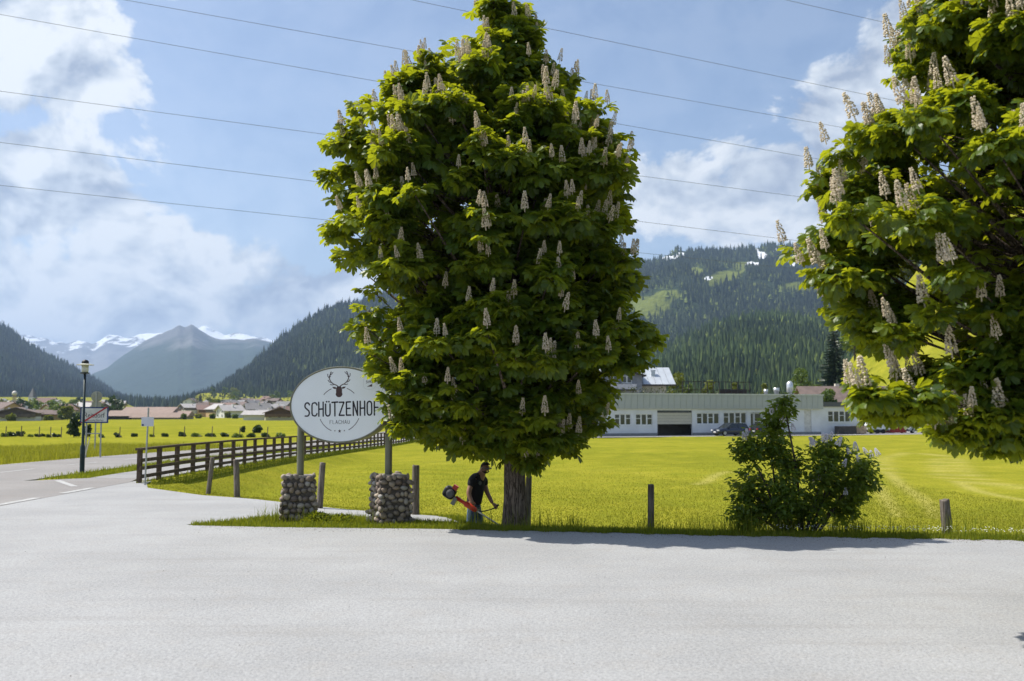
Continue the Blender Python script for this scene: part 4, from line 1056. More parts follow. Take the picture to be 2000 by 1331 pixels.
    me = text_mesh('Stiegl', .085, M_BR, 'mark_lettering', shear=.25, sx=.95); o = link('mark_lettering', me, face); cx, cy = q(1232, 352); o.location = (cx, cy, z); o.rotation_euler = (0, 0, R(10))
    mb = MB(); mb.add([(*q(X, Y), z) for X, Y in ((1190, 425), (1225, 410), (1272, 388), (1268, 428))], [(0, 3, 2, 1)]); mb.build('mark_wedge', M_BR, face)
    for px, d, zb in ((587, 20.65, .88), (759, 20.22, .95)):
        p = P(px, 900, d); lx = (Vector((p.x, p.y, 0)) - Vector((c0.x, c0.y, 0))).dot(ux)
        mb = MB(); mb.lathe([(.085, zb - .92), (.085, zb - .90), (.072, zb - .90), (.072, zc - .25)], 18, (lx, .0, 0)); mb.build('post', M_FR, root, smooth=False)
inn_sign()

# ------------------------------------------------------------------ street lamp and road signs
def street_lamp():
    g = G(160, 925, 0); root = empty('street_lamp', (g.x, g.y, h1(g.x, g.y))); tag(root, 'slim dark green street lamp with flat round hat at the road verge', 'street lamp')
    M_G = plain('dark_green_paint', (.012, .026, .026), .4, .2, .15); zt = P(168, 712, g.y).z; k = g.y / FPX
    mb = MB(); mb.lathe([(.10, -.2), (.10, 0), (.085, .08), (.085, .95), (.065, 1.0), (.05, 1.05), (.042, zt - .32)], 14); mb.build('pole', M_G, root, smooth=True)
    mb = MB(); mb.lathe([(.03, zt - .36), (.16, zt - .33), (.16, zt - .30), (.06, zt - .27)], 16); mb.build('collar', M_G, root)
    mb = MB(); mb.lathe([(.11, zt - .30), (.12, zt - .20), (.12, zt - .02)], 16); mb.build('lantern_glass', plain('milky_lamp_glass', (.62, .62, .52), .25, 0, .05), root, smooth=True)
    mb = MB(); mb.lathe([(.30, zt - .03), (.31, zt - .015), (.12, zt + .03)], 24); mb.build('hat', plain('cream_lamp_hat', (.45, .45, .36), .5, 0, .1), root)
    mb = MB(); mb.lathe([(.125, zt + .02), (.12, zt + .10), (.07, zt + .16), (.01, zt + .17)], 16); mb.build('cap', plain('black_lamp_cap', (.012, .012, .014), .5), root, smooth=True)
    mb = MB(); mb.box((0, -.087, .55), (.07, .012, .32)); mb.build('access_door', M_G, root)
street_lamp()
def town_sign():
    d = 51.0; a, b = P(169, 885, d), P(196, 885, d); c = (a + b) / 2; zb = h1(c.x, d); root = empty('village_limit_sign', (c.x, d, zb), R(10))
    tag(root, 'rectangular white village sign with blue border and red diagonal on two posts', 'sign')
    k = d / FPX; W, Hh = 52 * k, 31.5 * k; zc = P(183, 811, d).z - zb; y = -.04
    M_B = plain('sign_blue', (.02, .045, .16), .5); M_W = plain('sign_white', (.60, .60, .58), .5); M_R = plain('sign_red', (.42, .02, .03), .5); M_K = plain('sign_black', (.02, .02, .022), .5)
    mb = MB(); mb.box((0, y, zc), (W, .03, Hh)); pn = mb.build('panel', M_B, root)
    mb = MB(); mb.box((0, y - .018, zc), (W - .14, .004, Hh - .14)); mb.build('white_field', M_W, pn)
    o = link('lettering', text_mesh('Reitdorf', .37, M_K, 'lettering', sx=.80), pn); o.location = (0, y - .023, zc - .02); o.rotation_euler = (math.pi / 2, 0, 0)
    o = link('small_lettering', text_mesh('Gemeinde Flachau', .13, M_K, 'small_lettering', sx=.95), pn); o.location = (.0, y - .023, zc - .27); o.rotation_euler = (math.pi / 2, 0, 0)
    mb = MB(); mb.quad((-W / 2 + .01, y - .028, zc - Hh / 2 + .01), (-W / 2 + .15, y - .028, zc - Hh / 2 + .01), (W / 2 - .01, y - .028, zc + Hh / 2 - .01), (W / 2 - .15, y - .028, zc + Hh / 2 - .01)); mb.build('red_bar', M_R, pn)
    for px in (169, 196):
        lx = P(px, 850, d).x - c.x; mb = MB(); mb.lathe([(.04, -.3), (.04, zc + Hh / 2 - .1)], 10, (lx, .02, 0)); mb.build('post', M_STEEL, root)
    mb = MB(); mb.box((0, .02, P(183, 847, d).z - zb), (P(196, 0, d).x - P(169, 0, d).x, .05, .05)); mb.build('cross_bar', M_STEEL, root)
    # pale delineator stake leaning at its foot
    s = empty('marker_stake', (c.x - .25, d - .5, zb)); tag(s, 'thin pale stake leaning at the foot of the village sign', 'stake')
    mb = MB(); mb.tube([(0, 0, -.1), (.24, 0, .95)], [.03, .025], 8); mb.build('rod', plain('bleached_wood', (.5, .47, .4), .8), s)
    mb = MB(); mb.tube([(.24, 0, .95), (.26, 0, 1.03)], [.032, .02], 8); mb.build('tip', M_STEEL, s)
town_sign()
def round_sign():
    d = 60.0; p = P(186, 873, d); zb = h1(p.x, d); root = empty('traffic_sign', (p.x, d, zb), R(8)); tag(root, 'grey back of a round traffic sign rising above the village sign', 'sign')
    zc = P(186, 775, d).z - zb; k = d / FPX; M_BK = plain('grey_sign_back', (.34, .34, .31), .6, .2, .1)
    mb = MB(); mb.lathe([(10.5 * k, -.012), (10.5 * k, .012)], 32, (0, 0, zc), M=Matrix.Rotation(math.pi / 2, 3, 'X')); mb.build('disc', M_BK, root)
    mb = MB(); mb.box((0, -.01, zc - 16 * k), (18 * k, .02, 11 * k)); mb.build('supplementary_plate', M_BK, root)
    mb = MB(); mb.lathe([(.045, -.3), (.045, zc + 9 * k)], 10, (0, -.07, 0)); mb.build('pole', M_STEEL, root)
    mb = MB(); mb.box((0, -.035, zc + .1), (.5, .03, .05)); mb.box((0, -.035, zc - .12), (.5, .03, .05)); mb.build('clamp', M_STEEL, root)
round_sign()
def white_plate():
    d = 30.3; p = P(283, 945, d); zb = h1(p.x, d); root = empty('plate_sign', (p.x, d, zb)); tag(root, 'small white plate on a thin grey pole before the fence end', 'sign')
    k = d / FPX; zc = P(289, 824, d).z - zb; lx = P(289, 824, d).x - p.x
    mb = MB(); mb.box((lx, -.03, zc), (24 * k, .012, 18 * k)); pl = mb.build('plate', plain('pale_plate', (.60, .61, .66), .5, 0, .05), root)
    mb = MB(); mb.box((lx - 9 * k, -.038, zc - 6.5 * k), (4 * k, .004, 3.4 * k)); mb.build('printed_mark', plain('sign_blue', (.02, .045, .16), .5), pl)
    mb = MB(); mb.tube([(0, 0, -.3), (lx * .5, 0, zc * .5), (lx * 1.15, 0, P(291, 797, d).z - zb)], .026, 10); mb.build('pole', M_STEEL, root)
white_plate()

# ------------------------------------------------------------------ power lines far overhead, each wire on its own
M_WIRE = plain('wire_aluminium', (.13, .135, .15), .5, .3)
def wire(p0, p1, dl, dr, r, label):
    a, b = P(p0[0], p0[1], dl), P(p1[0], p1[1], dr); a2 = a + (a - b) * 1.6; b2 = b + (b - a) * 1.6
    mb = MB(); L = (b2 - a2).length; pts = []
    for i in range(41):
        t = i / 40; q = a2.lerp(b2, t); s = (t - .5) * 2; q.z += .0016 * L * (s * s - .095) ; pts.append(q)
    mb.tube(pts, r, 6); o = mb.build('power_line', M_WIRE); tag(o, label, 'wire', 'overhead power lines')
for i, (a, b, lab) in enumerate([((245, 0), (1650, 250), 'overhead wire entering above the topmost cloud and passing behind the chestnut'), ((0, 28), (1640, 318), 'overhead wire crossing the upper cloud at the picture corner'),
        ((0, 178), (1590, 388), 'overhead wire between the two clouds at the picture edge'), ((0, 278), (1540, 468), 'overhead wire crossing the middle cloud at the picture edge'),
        ((0, 362), (1310, 500), 'lowest overhead wire, just above the long cloud bank'), ((805, 0), (1740, 195), 'overhead wire coming out beside the chestnut top'), ((1535, 0), (1745, 48), 'highest overhead wire, near the second chestnut')]):
    wire(a, b, 62, 78, .0135, lab)
# ------------------------------------------------------------------ the white workshop behind the meadow
Z0 = -.72
M_WHITE = plain('white_render', (.70, .71, .73), .85, var=.06, scale=.8, bump=.2)
M_CLAD = plain('grey_metal_cladding', (.40, .42, .43), .5, .25, .07, .9)
M_DKGREY = plain('dark_roof_edge', (.10, .105, .115), .6, .2, .1)
M_FRAME = plain('white_window_frame', (.74, .74, .74), .5)
M_GLASS = glass()
BA = P(1098, 853, 118.0); BA.z = Z0; BB = P(1603, 847, 130.0)
BDIR = Vector((BB.x - BA.x, BB.y - BA.y, 0)); BL = BDIR.length; BDIR.normalize(); BRZ = math.atan2(BDIR.y, BDIR.x)
def bs(px):
    "distance along the facade seen at pixel column px"
    u = (px - 1000) / FPX; return (u * BA.y - BA.x) / (BDIR.x - u * BDIR.y)
def bz(px, py):
    s = bs(px); return P(px, py, BA.y + BDIR.y * s).z - Z0
def facade(name, L, z0, z1, th, openings, mat, parent, off=(0, 0)):
    "a wall of thickness th with real openings (s0, s1, z0, z1)"
    ss = sorted({0, L, *[o[0] for o in openings], *[o[1] for o in openings]}); zs = sorted({z0, z1, *[o[2] for o in openings], *[o[3] for o in openings]})
    mb = MB(); ox, oy = off
    for a, b in zip(ss, ss[1:]):
        for c, d in zip(zs, zs[1:]):
            m, n = (a + b) / 2, (c + d) / 2
            if any(o[0] < m < o[1] and o[2] < n < o[3] for o in openings): continue
            for t, f in ((0, 1), (th, -1)):
                q = [(ox + a, oy + t, c), (ox + b, oy + t, c), (ox + b, oy + t, d), (ox + a, oy + t, d)]
                mb.quad(*(q if f > 0 else q[::-1]))
    for o in openings:
        a, b, c, d = o; a += ox; b += ox; t = oy + th
        mb.quad((a, oy, c), (a, oy, d), (a, t, d), (a, t, c)); mb.quad((b, oy, c), (b, t, c), (b, t, d), (b, oy, d)); mb.quad((a, oy, d), (b, oy, d), (b, t, d), (a, t, d)); mb.quad((a, oy, c), (a, t, c), (b, t, c), (b, oy, c))
    mb.quad((ox, oy, z0), (ox, oy, z1), (ox, oy + th, z1), (ox, oy + th, z0)); mb.quad((ox + L, oy, z0), (ox + L, oy + th, z0), (ox + L, oy + th, z1), (ox + L, oy, z1))
    return mb.build(name, mat, parent)
def window(parent, s0, s1, z0, z1, n, y=.10, split=True, frame=M_FRAME, glassm=None):
    fr = MB(); w = .09
    fr.b2((s0, y, z0), (s1, y + .06, z0 + w)); fr.b2((s0, y, z1 - w), (s1, y + .06, z1))
    for i in range(n + 1):
        c = s0 + (s1 - s0) * i / n; hw = w if 0 < i < n else w / 2; cc = c + (w / 2 if i == 0 else -w / 2 if i == n else 0)
        fr.b2((cc - hw, y - .004, z0 + w), (cc + hw, y + .056, z1 - w))
    for i in range(n):
        if split and i % 2 == 0:
            a = s0 + (s1 - s0) * i / n + w; b = s0 + (s1 - s0) * (i + 1) / n - w; zm = z0 + (z1 - z0) * .6; fr.b2((a, y + .003, zm - .035), (b, y + .05, zm + .035))
    o = fr.build('window', frame, parent)
    for i in range(n):
        a = s0 + (s1 - s0) * i / n + .05; b = s0 + (s1 - s0) * (i + 1) / n - .05
        g = MB(); g.b2((a, y + .03, z0 + .05), (b, y + .036, z1 - .05)); g.build('pane', glassm or M_GLASS, o)
    sl = MB(); sl.b2((s0 - .05, y - .14, z0 - .05), (s1 + .05, y + .0, z0 - .002)); sl.build('sill', M_FRAME, o)
    return o
def workshop():
    root = empty('workshop_building', BA, BRZ); tag(root, 'long low white workshop with grey metal parapet and rows of windows', 'building')
    zt, zp, DEP = bz(1400, 771), bz(1400, 799), 16.0
    win = [(1200, 1232, 809, 831, 3), (1241, 1274, 809, 831, 3), (1360, 1404, 807, 829, 4), (1412, 1457, 806, 828, 4)]
    ops = [(bs(a), bs(b), bz(a, d), bz(a, c)) for a, b, c, d, n in win]
    gar = (bs(1283), bs(1351), .02, bz(1317, 802)); dr = (bs(1569), bs(1583), .02, bz(1575, 801)); gd = (bs(1464), bs(1487), .02, bz(1475, 806))
    facade('front_wall', BL, 0, zp, .25, ops + [gar, dr, gd], M_WHITE, root)
    mb = MB(); mb.b2((0, .25, 0), (.25, DEP, zp)); mb.build('side_wall', M_WHITE, root)
    mb = MB(); mb.b2((BL - .25, .25, 0), (BL, DEP, zp)); mb.build('side_wall', M_WHITE, root)
    mb = MB(); mb.b2((.25, DEP - .25, 0), (BL - .25, DEP, zp)); mb.build('rear_wall', M_WHITE, root)
    mb = MB(); mb.b2((.25, 5.0, 0), (BL - .25, 5.2, zp)); mb.build('inner_wall', plain('dim_interior', (.25, .24, .23), .9), root)
    mb = MB(); mb.b2((.1, .1, zp + .001), (BL - .1, DEP - .1, zp + .3)); mb.build('roof', M_DKGREY, root)
    n = 44; st = (BL + .6) / n        # parapet: upright cladding sheets
    sh_ = MB(); sh_.b2((0, 0, 0), (st - .025, .06, zt - zp - .04)); sm = sh_.mesh('cladding_sheet', M_CLAD)
    par = MB(); par.b2((-.28, -.20, zp + .01), (BL + .28, .1, zt - .03)); par.b2((-.28, .1, zp + .35), (-.1, DEP, zt - .03)); par.b2((BL + .1, .1, zp + .35), (BL + .28, DEP, zt - .03)); pr = par.build('parapet', M_CLAD, root)
    for i in range(n):
        o = link('cladding_sheet', sm, pr); o.location = (-.3 + i * st, -.27, zp)
    mb = MB(); mb.b2((-.36, -.33, zt - .04), (BL + .36, .18, zt + .10)); mb.build('coping', plain('bright_coping', (.55, .57, .58), .4, .4, .06), root)
    mb = MB(); mb.b2((-.02, -.06, -.1), (gar[0], -.005, .35)); mb.b2((gar[1], -.06, -.1), (BL + .02, -.005, .35)); mb.build('plinth', plain('grey_plinth', (.22, .225, .23), .9, var=.15), root)
    for (a, b, c, d), w in zip(ops, win): window(root, a, b, c, d, w[4])
    window(root, gd[0] + .04, gd[0] + (gd[1] - gd[0]) * .32, gd[2] + .9, gd[3] - .04, 1, split=False); window(root, gd[0] + (gd[1] - gd[0]) * .36, gd[1] - .04, gd[2] + .04, gd[3] - .04, 1)
    dn = MB(); dn.b2((dr[0] + .01, .08, .03), (dr[1] - .01, .13, dr[3] - .01)); do = dn.build('door', plain('cream_door', (.60, .585, .55), .6), root)
    h_ = MB(); h_.b2((dr[1] - .2, .02, 1.0), (dr[1] - .08, .08, 1.05)); h_.build('handle', M_STEEL, do)
    gl = (gar[1] - gar[0]); m = MB(); m.b2((gar[0] + .02, .14, gar[3] - .25), (gar[1] - .02, .16, gar[3] - .01)); m.build('garage_fanlight', M_GLASS, root)
    gd_ = empty('garage_door', (0, 0, 0), 0, root)
    for i in range(4):
        za = bz(1317, 829) + i * (gar[3] - .28 - bz(1317, 829)) / 4; zb = bz(1317, 829) + (i + 1) * (gar[3] - .28 - bz(1317, 829)) / 4
        m = MB(); m.b2((gar[0] + .03, .10, za + .012), (gar[1] - .03, .15, zb - .012)); m.build('door_panel', plain('beige_roller_door', (.52, .49, .41), .6, var=.05), gd_)
    # the stepped-down annex
    s0 = BL + .02; s1 = bs(1680); za = bz(1640, 789)
    wn = (bs(1619) - s0, bs(1663) - s0, bz(1640, 825), bz(1640, 803))
    facade('annex_wall', s1 - s0, 0, za, .25, [wn], M_WHITE, root, (s0, .35)); window(root, wn[0] + s0, wn[1] + s0, wn[2], wn[3], 4, y=.45)
    mb = MB(); mb.b2((s1 - .25, .6, 0), (s1, 9, za)); mb.b2((s0, 8.8, 0), (s1 - .25, 9, za)); mb.build('annex_side_wall', M_WHITE, root)
    mb = MB(); mb.b2((s0 + .3, .1, za - .38), (s1 + .35, 9.3, za + .22)); mb.build('annex_roof', M_DKGREY, root)
    mb = MB(); mb.b2((s0 + .3, 3.0, 0.0), (s1 - .3, 3.1, za - .4)); mb.build('annex_inner_wall', MATS['dim_interior'], root)
    # roof terrace rail and vents
    def vent(px, ytop, r, kind):
        s = bs(px); v = empty('roof_vent', (s, 4.0, zp + .3), 0, root); zt_ = bz(px, ytop) - zp - .3 + .15
        m = MB()
        if kind: m.lathe([(r * .55, 0), (r * .55, zt_ * .55), (r, zt_ * .60), (r * 1.08, zt_ * .8), (r, zt_), (.3 * r, zt_ * 1.08)], 18)
        else: m.lathe([(r, 0), (r, zt_ * .8), (r * 1.3, zt_ * .82), (r * 1.3, zt_)], 14)
        m.build('vent_pipe', plain('vent_steel', (.62, .63, .64), .3, .6), v, smooth=True)
    vent(1578, 749, .42, True); vent(1551, 759, .30, False); vent(1530, 762, .22, False)
    rl = empty('terrace_rail', (0, 0, 0), 0, root); M_RB = plain('dark_rail', (.03, .028, .026), .6); za, zb = bz(1415, 770), bz(1415, 749); sa, sb = bs(1350), bs(1483)
    for i in range(12):
        s = sa + (sb - sa) * i / 11; m = MB(); m.b2((s - .05, 2.2, zp + .3), (s + .05, 2.3, zb + .2)); m.build('rail_post', M_RB, rl)
    for z in (zb + .2, za + .5): m = MB(); m.b2((sa, 2.19, z), (sb, 2.31, z + .09)); m.build('rail_bar', M_RB, rl)
    def wall_sheet(name, a, b, c, d, mat): m = MB(); m.b2((a, 2.6, c), (b, 2.66, d)); m.build(name, mat, root)
    wall_sheet('terrace_screen', bs(1425), bs(1480), zp + .3, zt + .75, plain('dark_brown_screen', (.06, .042, .035), .8))
    return zp, zt
ZP, ZT = workshop()
def bpoint(px, t, z=0.0):
    s = bs(px); n = Vector((-BDIR.y, BDIR.x, 0)); q = BA + BDIR * s + n * t; return Vector((q.x, q.y, Z0 + z))
# hedge on the terrace roof
def hedge(px0, px1, t, z0, z1, seed, label):
    a, b = bpoint(px0, t), bpoint(px1, t); L = (b - a).length; rg = np.random.default_rng(seed); n = int(L * 110)
    root = empty('roof_hedge', (a.x, a.y, Z0 + z0), BRZ); tag(root, label, 'hedge', 'clipped hedges on the workshop roof')
    p = rg.random((n, 3)) * np.array([L, .8, z1 - z0]); p[:, 2] += .08 * np.sin(p[:, 0] * 3); d = rg.normal(size=(n, 3))
    T = np.array([(-.5, 0, 0), (0, -.3, .06), (.5, 0, -.1), (0, .3, .06)]); V, F = instance(T, np.array([(0, 1, 2), (0, 2, 3)]), p, rotmats(d, rg.normal(size=(n, 3))), rg.uniform(.15, .3, n))
    c = link('foliage', npmesh('foliage', V, F, M_HEDGE, {'rnd': np.repeat(rg.random(n), 4)}), root); c['kind'] = 'stuff'
    m = MB(); m.b2((.05, .1, -.05), (L - .05, .7, .25)); m.build('planter_box', M_DKGREY, root)
M_HEDGE = mat_leaf('thuja_hedge', (.02, .035, .008), (.05, .07, .012), (.10, .11, .02), (.1, .12, .01), .3)
hedge(1186, 1232, 1.2, ZP + .3, ZT + .75, 3, 'short clipped hedge on the workshop roof nearest the chestnut')
hedge(1240, 1308, 1.2, ZP + .3, ZT + .85, 4, 'long olive hedge on the workshop roof before the chalet')
hedge(1312, 1420, 1.6, ZP + .3, ZT + .7, 5, 'dark hedge on the workshop roof along the terrace rail')

# yard strip and verge before the workshop
yard = MB(); ya = [bpoint(1000, -7.5, .02), bpoint(1000, .0, .02), bpoint(1700, .0, .02), bpoint(1700, -6.0, .02)]
ya = [Vector((BA.x - 22, BA.y - 14, Z0 + .03)), Vector((BA.x - 22, BA.y - 3, Z0 + .03)), Vector((BA.x, BA.y + 18, Z0 + .03))] + [bpoint(1098, 18, .03), bpoint(1700, 25, .03), Vector((75, 160, Z0 + .03)), Vector((140, 165, Z0 + .03)), Vector((140, 158, Z0 + .03)), Vector((72, 140, Z0 + .03)), bpoint(1690, -5.2, .03), bpoint(1250, -5.6, .03)]
yard.quad(*[(p.x, p.y, p.z) for p in ya]); tag(yard.build('workshop_yard', M_PATH), kind='structure')

# advertising banner on the wall (flat print: yellow field, grey car shape)
def banner():
    z0, z1 = bz(1130, 838), bz(1130, 800); s0, s1 = bs(1108), bs(1158); root = empty('advertising_banner', BA, BRZ); tag(root, 'yellow and grey advertising banner with a car on the workshop wall', 'banner')
    m = MB(); m.b2((s0, -.07, z0), (s1, -.03, z1)); pn = m.build('panel', plain('banner_grey', (.36, .36, .42), .5, var=.25, scale=.6), root)
    W, Hh = s1 - s0, z1 - z0
    def blob(name, pts, mat, y):
        m = MB(); m.add([(s0 + a * W, y, z0 + b * Hh) for a, b in pts], [tuple(range(len(pts)))]); m.build(name, mat, pn)
    blob('yellow_field', [(.02, .35), (.18, .42), (.40, .62), (.40, .98), (.02, .98)], plain('banner_yellow', (.70, .60, .03), .5), -.075)
    blob('pale_ground', [(.02, .02), (.45, .02), (.98, .30), (.98, .40), (.5, .18), (.10, .10)], plain('banner_pale', (.58, .58, .62), .5), -.076)
    blob('printed_car', [(.22, .22), (.40, .24), (.62, .34), (.72, .55), (.68, .74), (.56, .80), (.44, .66), (.32, .52), (.20, .40)], plain('banner_car', (.10, .11, .13), .5), -.078)
    blob('printed_glass', [(.46, .60), (.56, .58), (.66, .66), (.62, .74), (.55, .74)], plain('banner_light', (.5, .52, .56), .5), -.080)
banner()

# chalet behind the workshop
def chalet():
    d = 150.0; k = d / FPX; o = P(1205, 805, d); root = empty('chalet', (o.x, d, Z0)); tag(root, 'alpine house with pale metal roof rising behind the workshop', 'house')
    def X(px): return P(px, 750, d).x - o.x
    def Zz(py): return P(1250, py, d).z - Z0
    M_W = plain('chalet_render', (.58, .53, .45), .85, var=.06); M_RF = plain('pale_roof_metal', (.50, .53, .56), .4, .3, .06, .8); M_T = plain('dark_timber', (.055, .045, .042), .8, var=.25, scale=5); M_GW = plain('grey_timber', (.24, .25, .29), .8, var=.15)
    x0, x1 = X(1150), X(1302); zr, ze = Zz(715), Zz(750)
    m = MB(); m.b2((x0, .5, 0), (x1, 11, ze + .3)); m.build('wall', M_W, root)
    m = MB(); m.add([(x1, .5, ze), (x1, 11, ze), (x1, 5.7, zr - .5), (x0, .5, ze), (x0, 11, ze), (x0, 5.7, zr - .5)], [(0, 1, 2), (3, 5, 4)]); m.build('gable_wall', M_W, root)
    rf = empty('roof', (0, 0, 0), 0, root); n = 14
    for i in range(n):   # standing-seam sheets on the front slope
        a = x0 - .8 + (x1 + 1.3 - x0 + .8) * i / n; b = x0 - .8 + (x1 + 1.3 - x0 + .8) * (i + 1) / n - .05
        m = MB(); m.add([(a, -.9, ze - .12), (b, -.9, ze - .12), (b, 5.7, zr), (a, 5.7, zr), (a, -.9, ze - .32), (b, -.9, ze - .32), (b, 5.7, zr - .2), (a, 5.7, zr - .2)], [(0, 1, 2, 3), (7, 6, 5, 4), (0, 4, 5, 1), (1, 5, 6, 2), (3, 7, 4, 0), (2, 6, 7, 3)]); m.build('roof_sheet', M_RF, rf)
    m = MB(); m.add([(x0 - .8, 12.2, ze - .12), (x1 + 1.3, 12.2, ze - .12), (x1 + 1.3, 5.75, zr), (x0 - .8, 5.75, zr), (x0 - .8, 12.2, ze - .32), (x1 + 1.3, 12.2, ze - .32), (x1 + 1.3, 5.75, zr - .2), (x0 - .8, 5.75, zr - .2)], [(3, 2, 1, 0), (4, 5, 6, 7), (0, 1, 5, 4), (1, 2, 6, 5), (3, 0, 4, 7)]); m.build('rear_slope', M_RF, rf)
    m = MB(); m.b2((x0 - .8, -1.0, ze - .36), (x1 + 1.3, -.9, ze - .1)); m.build('gutter', M_T, rf)
    m = MB(); m.b2((X(1276), 2.2, Zz(742)), (X(1284), 3.0, Zz(724))); m.b2((X(1275), 2.1, Zz(724)), (X(1285), 3.1, Zz(722))); m.build('chimney', M_RF, rf)
    # cross gable facing the meadow
    gx0, gx1, gm = X(1158), X(1252), X(1200); zg = Zz(717)
    m = MB(); m.add([(gx0, -1.2, 0), (gx1, -1.2, 0), (gx1, -1.2, Zz(735)), (gm, -1.2, zg - .3), (gx0, -1.2, Zz(735)), (gx0, 3, 0), (gx1, 3, 0), (gx1, 3, Zz(735)), (gm, 3, zg - .3), (gx0, 3, Zz(735))], [(0, 1, 2, 3, 4), (1, 6, 7, 2), (5, 0, 4, 9)]); m.build('gable_front', M_GW, root)
    for s, e in ((gx0 - .5, 0), (gx1 + .5, 1)):
        m = MB(); zb = Zz(733.5); q = [(s, -2.2, zb), (gm, -2.2, zg), (gm, 4.2, zg), (s, 4.2, zb)]; m.add(q + [(a, b, c - .24) for a, b, c in q], [(0, 1, 2, 3), (7, 6, 5, 4), (0, 4, 5, 1), (0, 3, 7, 4), (1, 5, 6, 2), (2, 6, 7, 3)]); m.build('gable_roof', M_T, rf)
    for a, b in ((1213, 1232), (1186, 1206)): window(root, X(a), X(b), Zz(749), Zz(735), 2, y=-1.28, split=False)
    bal = empty('balcony', (0, 0, 0), 0, root); m = MB(); m.b2((gx0 - .2, -2.2, Zz(764)), (X(1240), -1.21, Zz(762))); m.build('balcony_floor', M_T, bal)
    m = MB(); m.b2((gx0 - .2, -2.2, Zz(761)), (X(1240), -2.12, Zz(751))); m.build('balcony_panel', plain('pale_balcony', (.46, .45, .50), .7), bal)
    m = MB(); m.b2((X(1242), -1.1, ze - 2.2), (X(1300), -.95 + 1.2, ze - 1.9)); m.build('canopy', M_T, root)
chalet()

def gable_house(name, label, cat, loc, rz, w, dp, eave, ridge, wall, roofm, seed, group=None, over=.7, wins=0, timber=None, chimney=True, balcony=False):
    "a house with its gable to local -y"
    rg = random.Random(seed); root = empty(name, loc, rz); tag(root, label, cat, group)
    x, y = w / 2, dp / 2; m = MB()
    m.add([(-x, -y, -.5), (x, -y, -.5), (x, -y, eave), (0, -y, ridge - .15), (-x, -y, eave), (-x, y, -.5), (x, y, -.5), (x, y, eave), (0, y, ridge - .15), (-x, y, eave)], [(0, 1, 2, 3, 4), (6, 5, 9, 8, 7), (1, 6, 7, 2), (5, 0, 4, 9)]); m.build('wall', wall, root)
    if timber:
        m = MB(); zz = eave * .52; m.add([(-x - .03, -y - .04, zz), (x + .03, -y - .04, zz), (x + .03, -y - .04, eave), (0, -y - .04, ridge - .15), (-x - .03, -y - .04, eave)], [(0, 1, 2, 3, 4)]); m.b2((-x - .06, -y + .02, zz), (-x - .01, y, eave)); m.b2((x + .01, -y + .02, zz), (x + .06, y, eave)); m.build('timber_storey', timber, root)
    rf = empty('roof', (0, 0, 0), 0, root); sl = (ridge - eave) / x
    for s in (-1, 1):
        m = MB(); e = x + over; q = [(s * e, -y - over * 1.2, eave - sl * over), (0, -y - over * 1.2, ridge), (0, y + over, ridge), (s * e, y + over, eave - sl * over)]
        m.add(q + [(a, b, c + .22) for a, b, c in q], [(0, 1, 2, 3), (7, 6, 5, 4), (0, 4, 5, 1), (0, 3, 7, 4), (2, 6, 7, 3)]); m.build('roof_slope', roofm, rf)
    if chimney: m = MB(); m.b2((x * .3, .2, ridge - sl * x * .5), (x * .3 + .7, .9, ridge + .7)); m.build('chimney', wall, rf)
    if wins:
        for r_ in range(2 if eave > 3.5 else 1):
            for i in range(wins):
                cx = -x + w * (i + .5) / wins; z = .9 + r_ * eave * .48
                m = MB(); m.b2((cx - .55, -y - .09, z), (cx + .55, -y - .05, z + 1.25)); wo = m.build('window', M_FRAME, root)
                m = MB(); m.b2((cx - .45, -y - .11, z + .1), (cx + .45, -y - .092, z + 1.15)); m.build('pane', M_GLASS, wo)
    if balcony:
        m = MB(); z = eave * .5; m.b2((-x - .2, -y - 1.2, z - .1), (x + .2, -y - .1, z)); m.b2((-x - .2, -y - 1.2, z), (x + .2, -y - 1.12, z + .95)); m.build('balcony', timber or wall, root)
    return root
M_BROWNRF = plain('brown_tile_roof', (.155, .115, .10), .85, var=.18, scale=1.2); M_GREYRF = plain('grey_tile_roof', (.17, .165, .165), .85, var=.2, scale=1.0)
M_TIMB = plain('brown_timber', (.14, .085, .05), .85, var=.25, scale=3); M_CREAM = plain('cream_render', (.60, .56, .47), .9, var=.08); M_WH2 = plain('village_white', (.66, .66, .65), .9, var=.06); M_OCHRE = plain('ochre_render', (.48, .33, .17), .9, var=.1)
p = P(1640, 800, 172); gable_house('farmhouse', 'house with a brown tiled roof behind the workshop annex', 'house', (p.x + 2, 176, Z0), R(90), 9, 15, P(1640, 786, 168).z - Z0 - .4, P(1640, 756, 172).z - Z0, M_CREAM, M_BROWNRF, 4, wins=3)
p = P(1800, 800, 185); gable_house('farmhouse', 'dark timber barn half hidden under the second chestnut', 'barn', (p.x, 190, Z0), R(80), 10, 18, 3.2, 6.2, M_TIMB, M_BROWNRF, 5, wins=0)

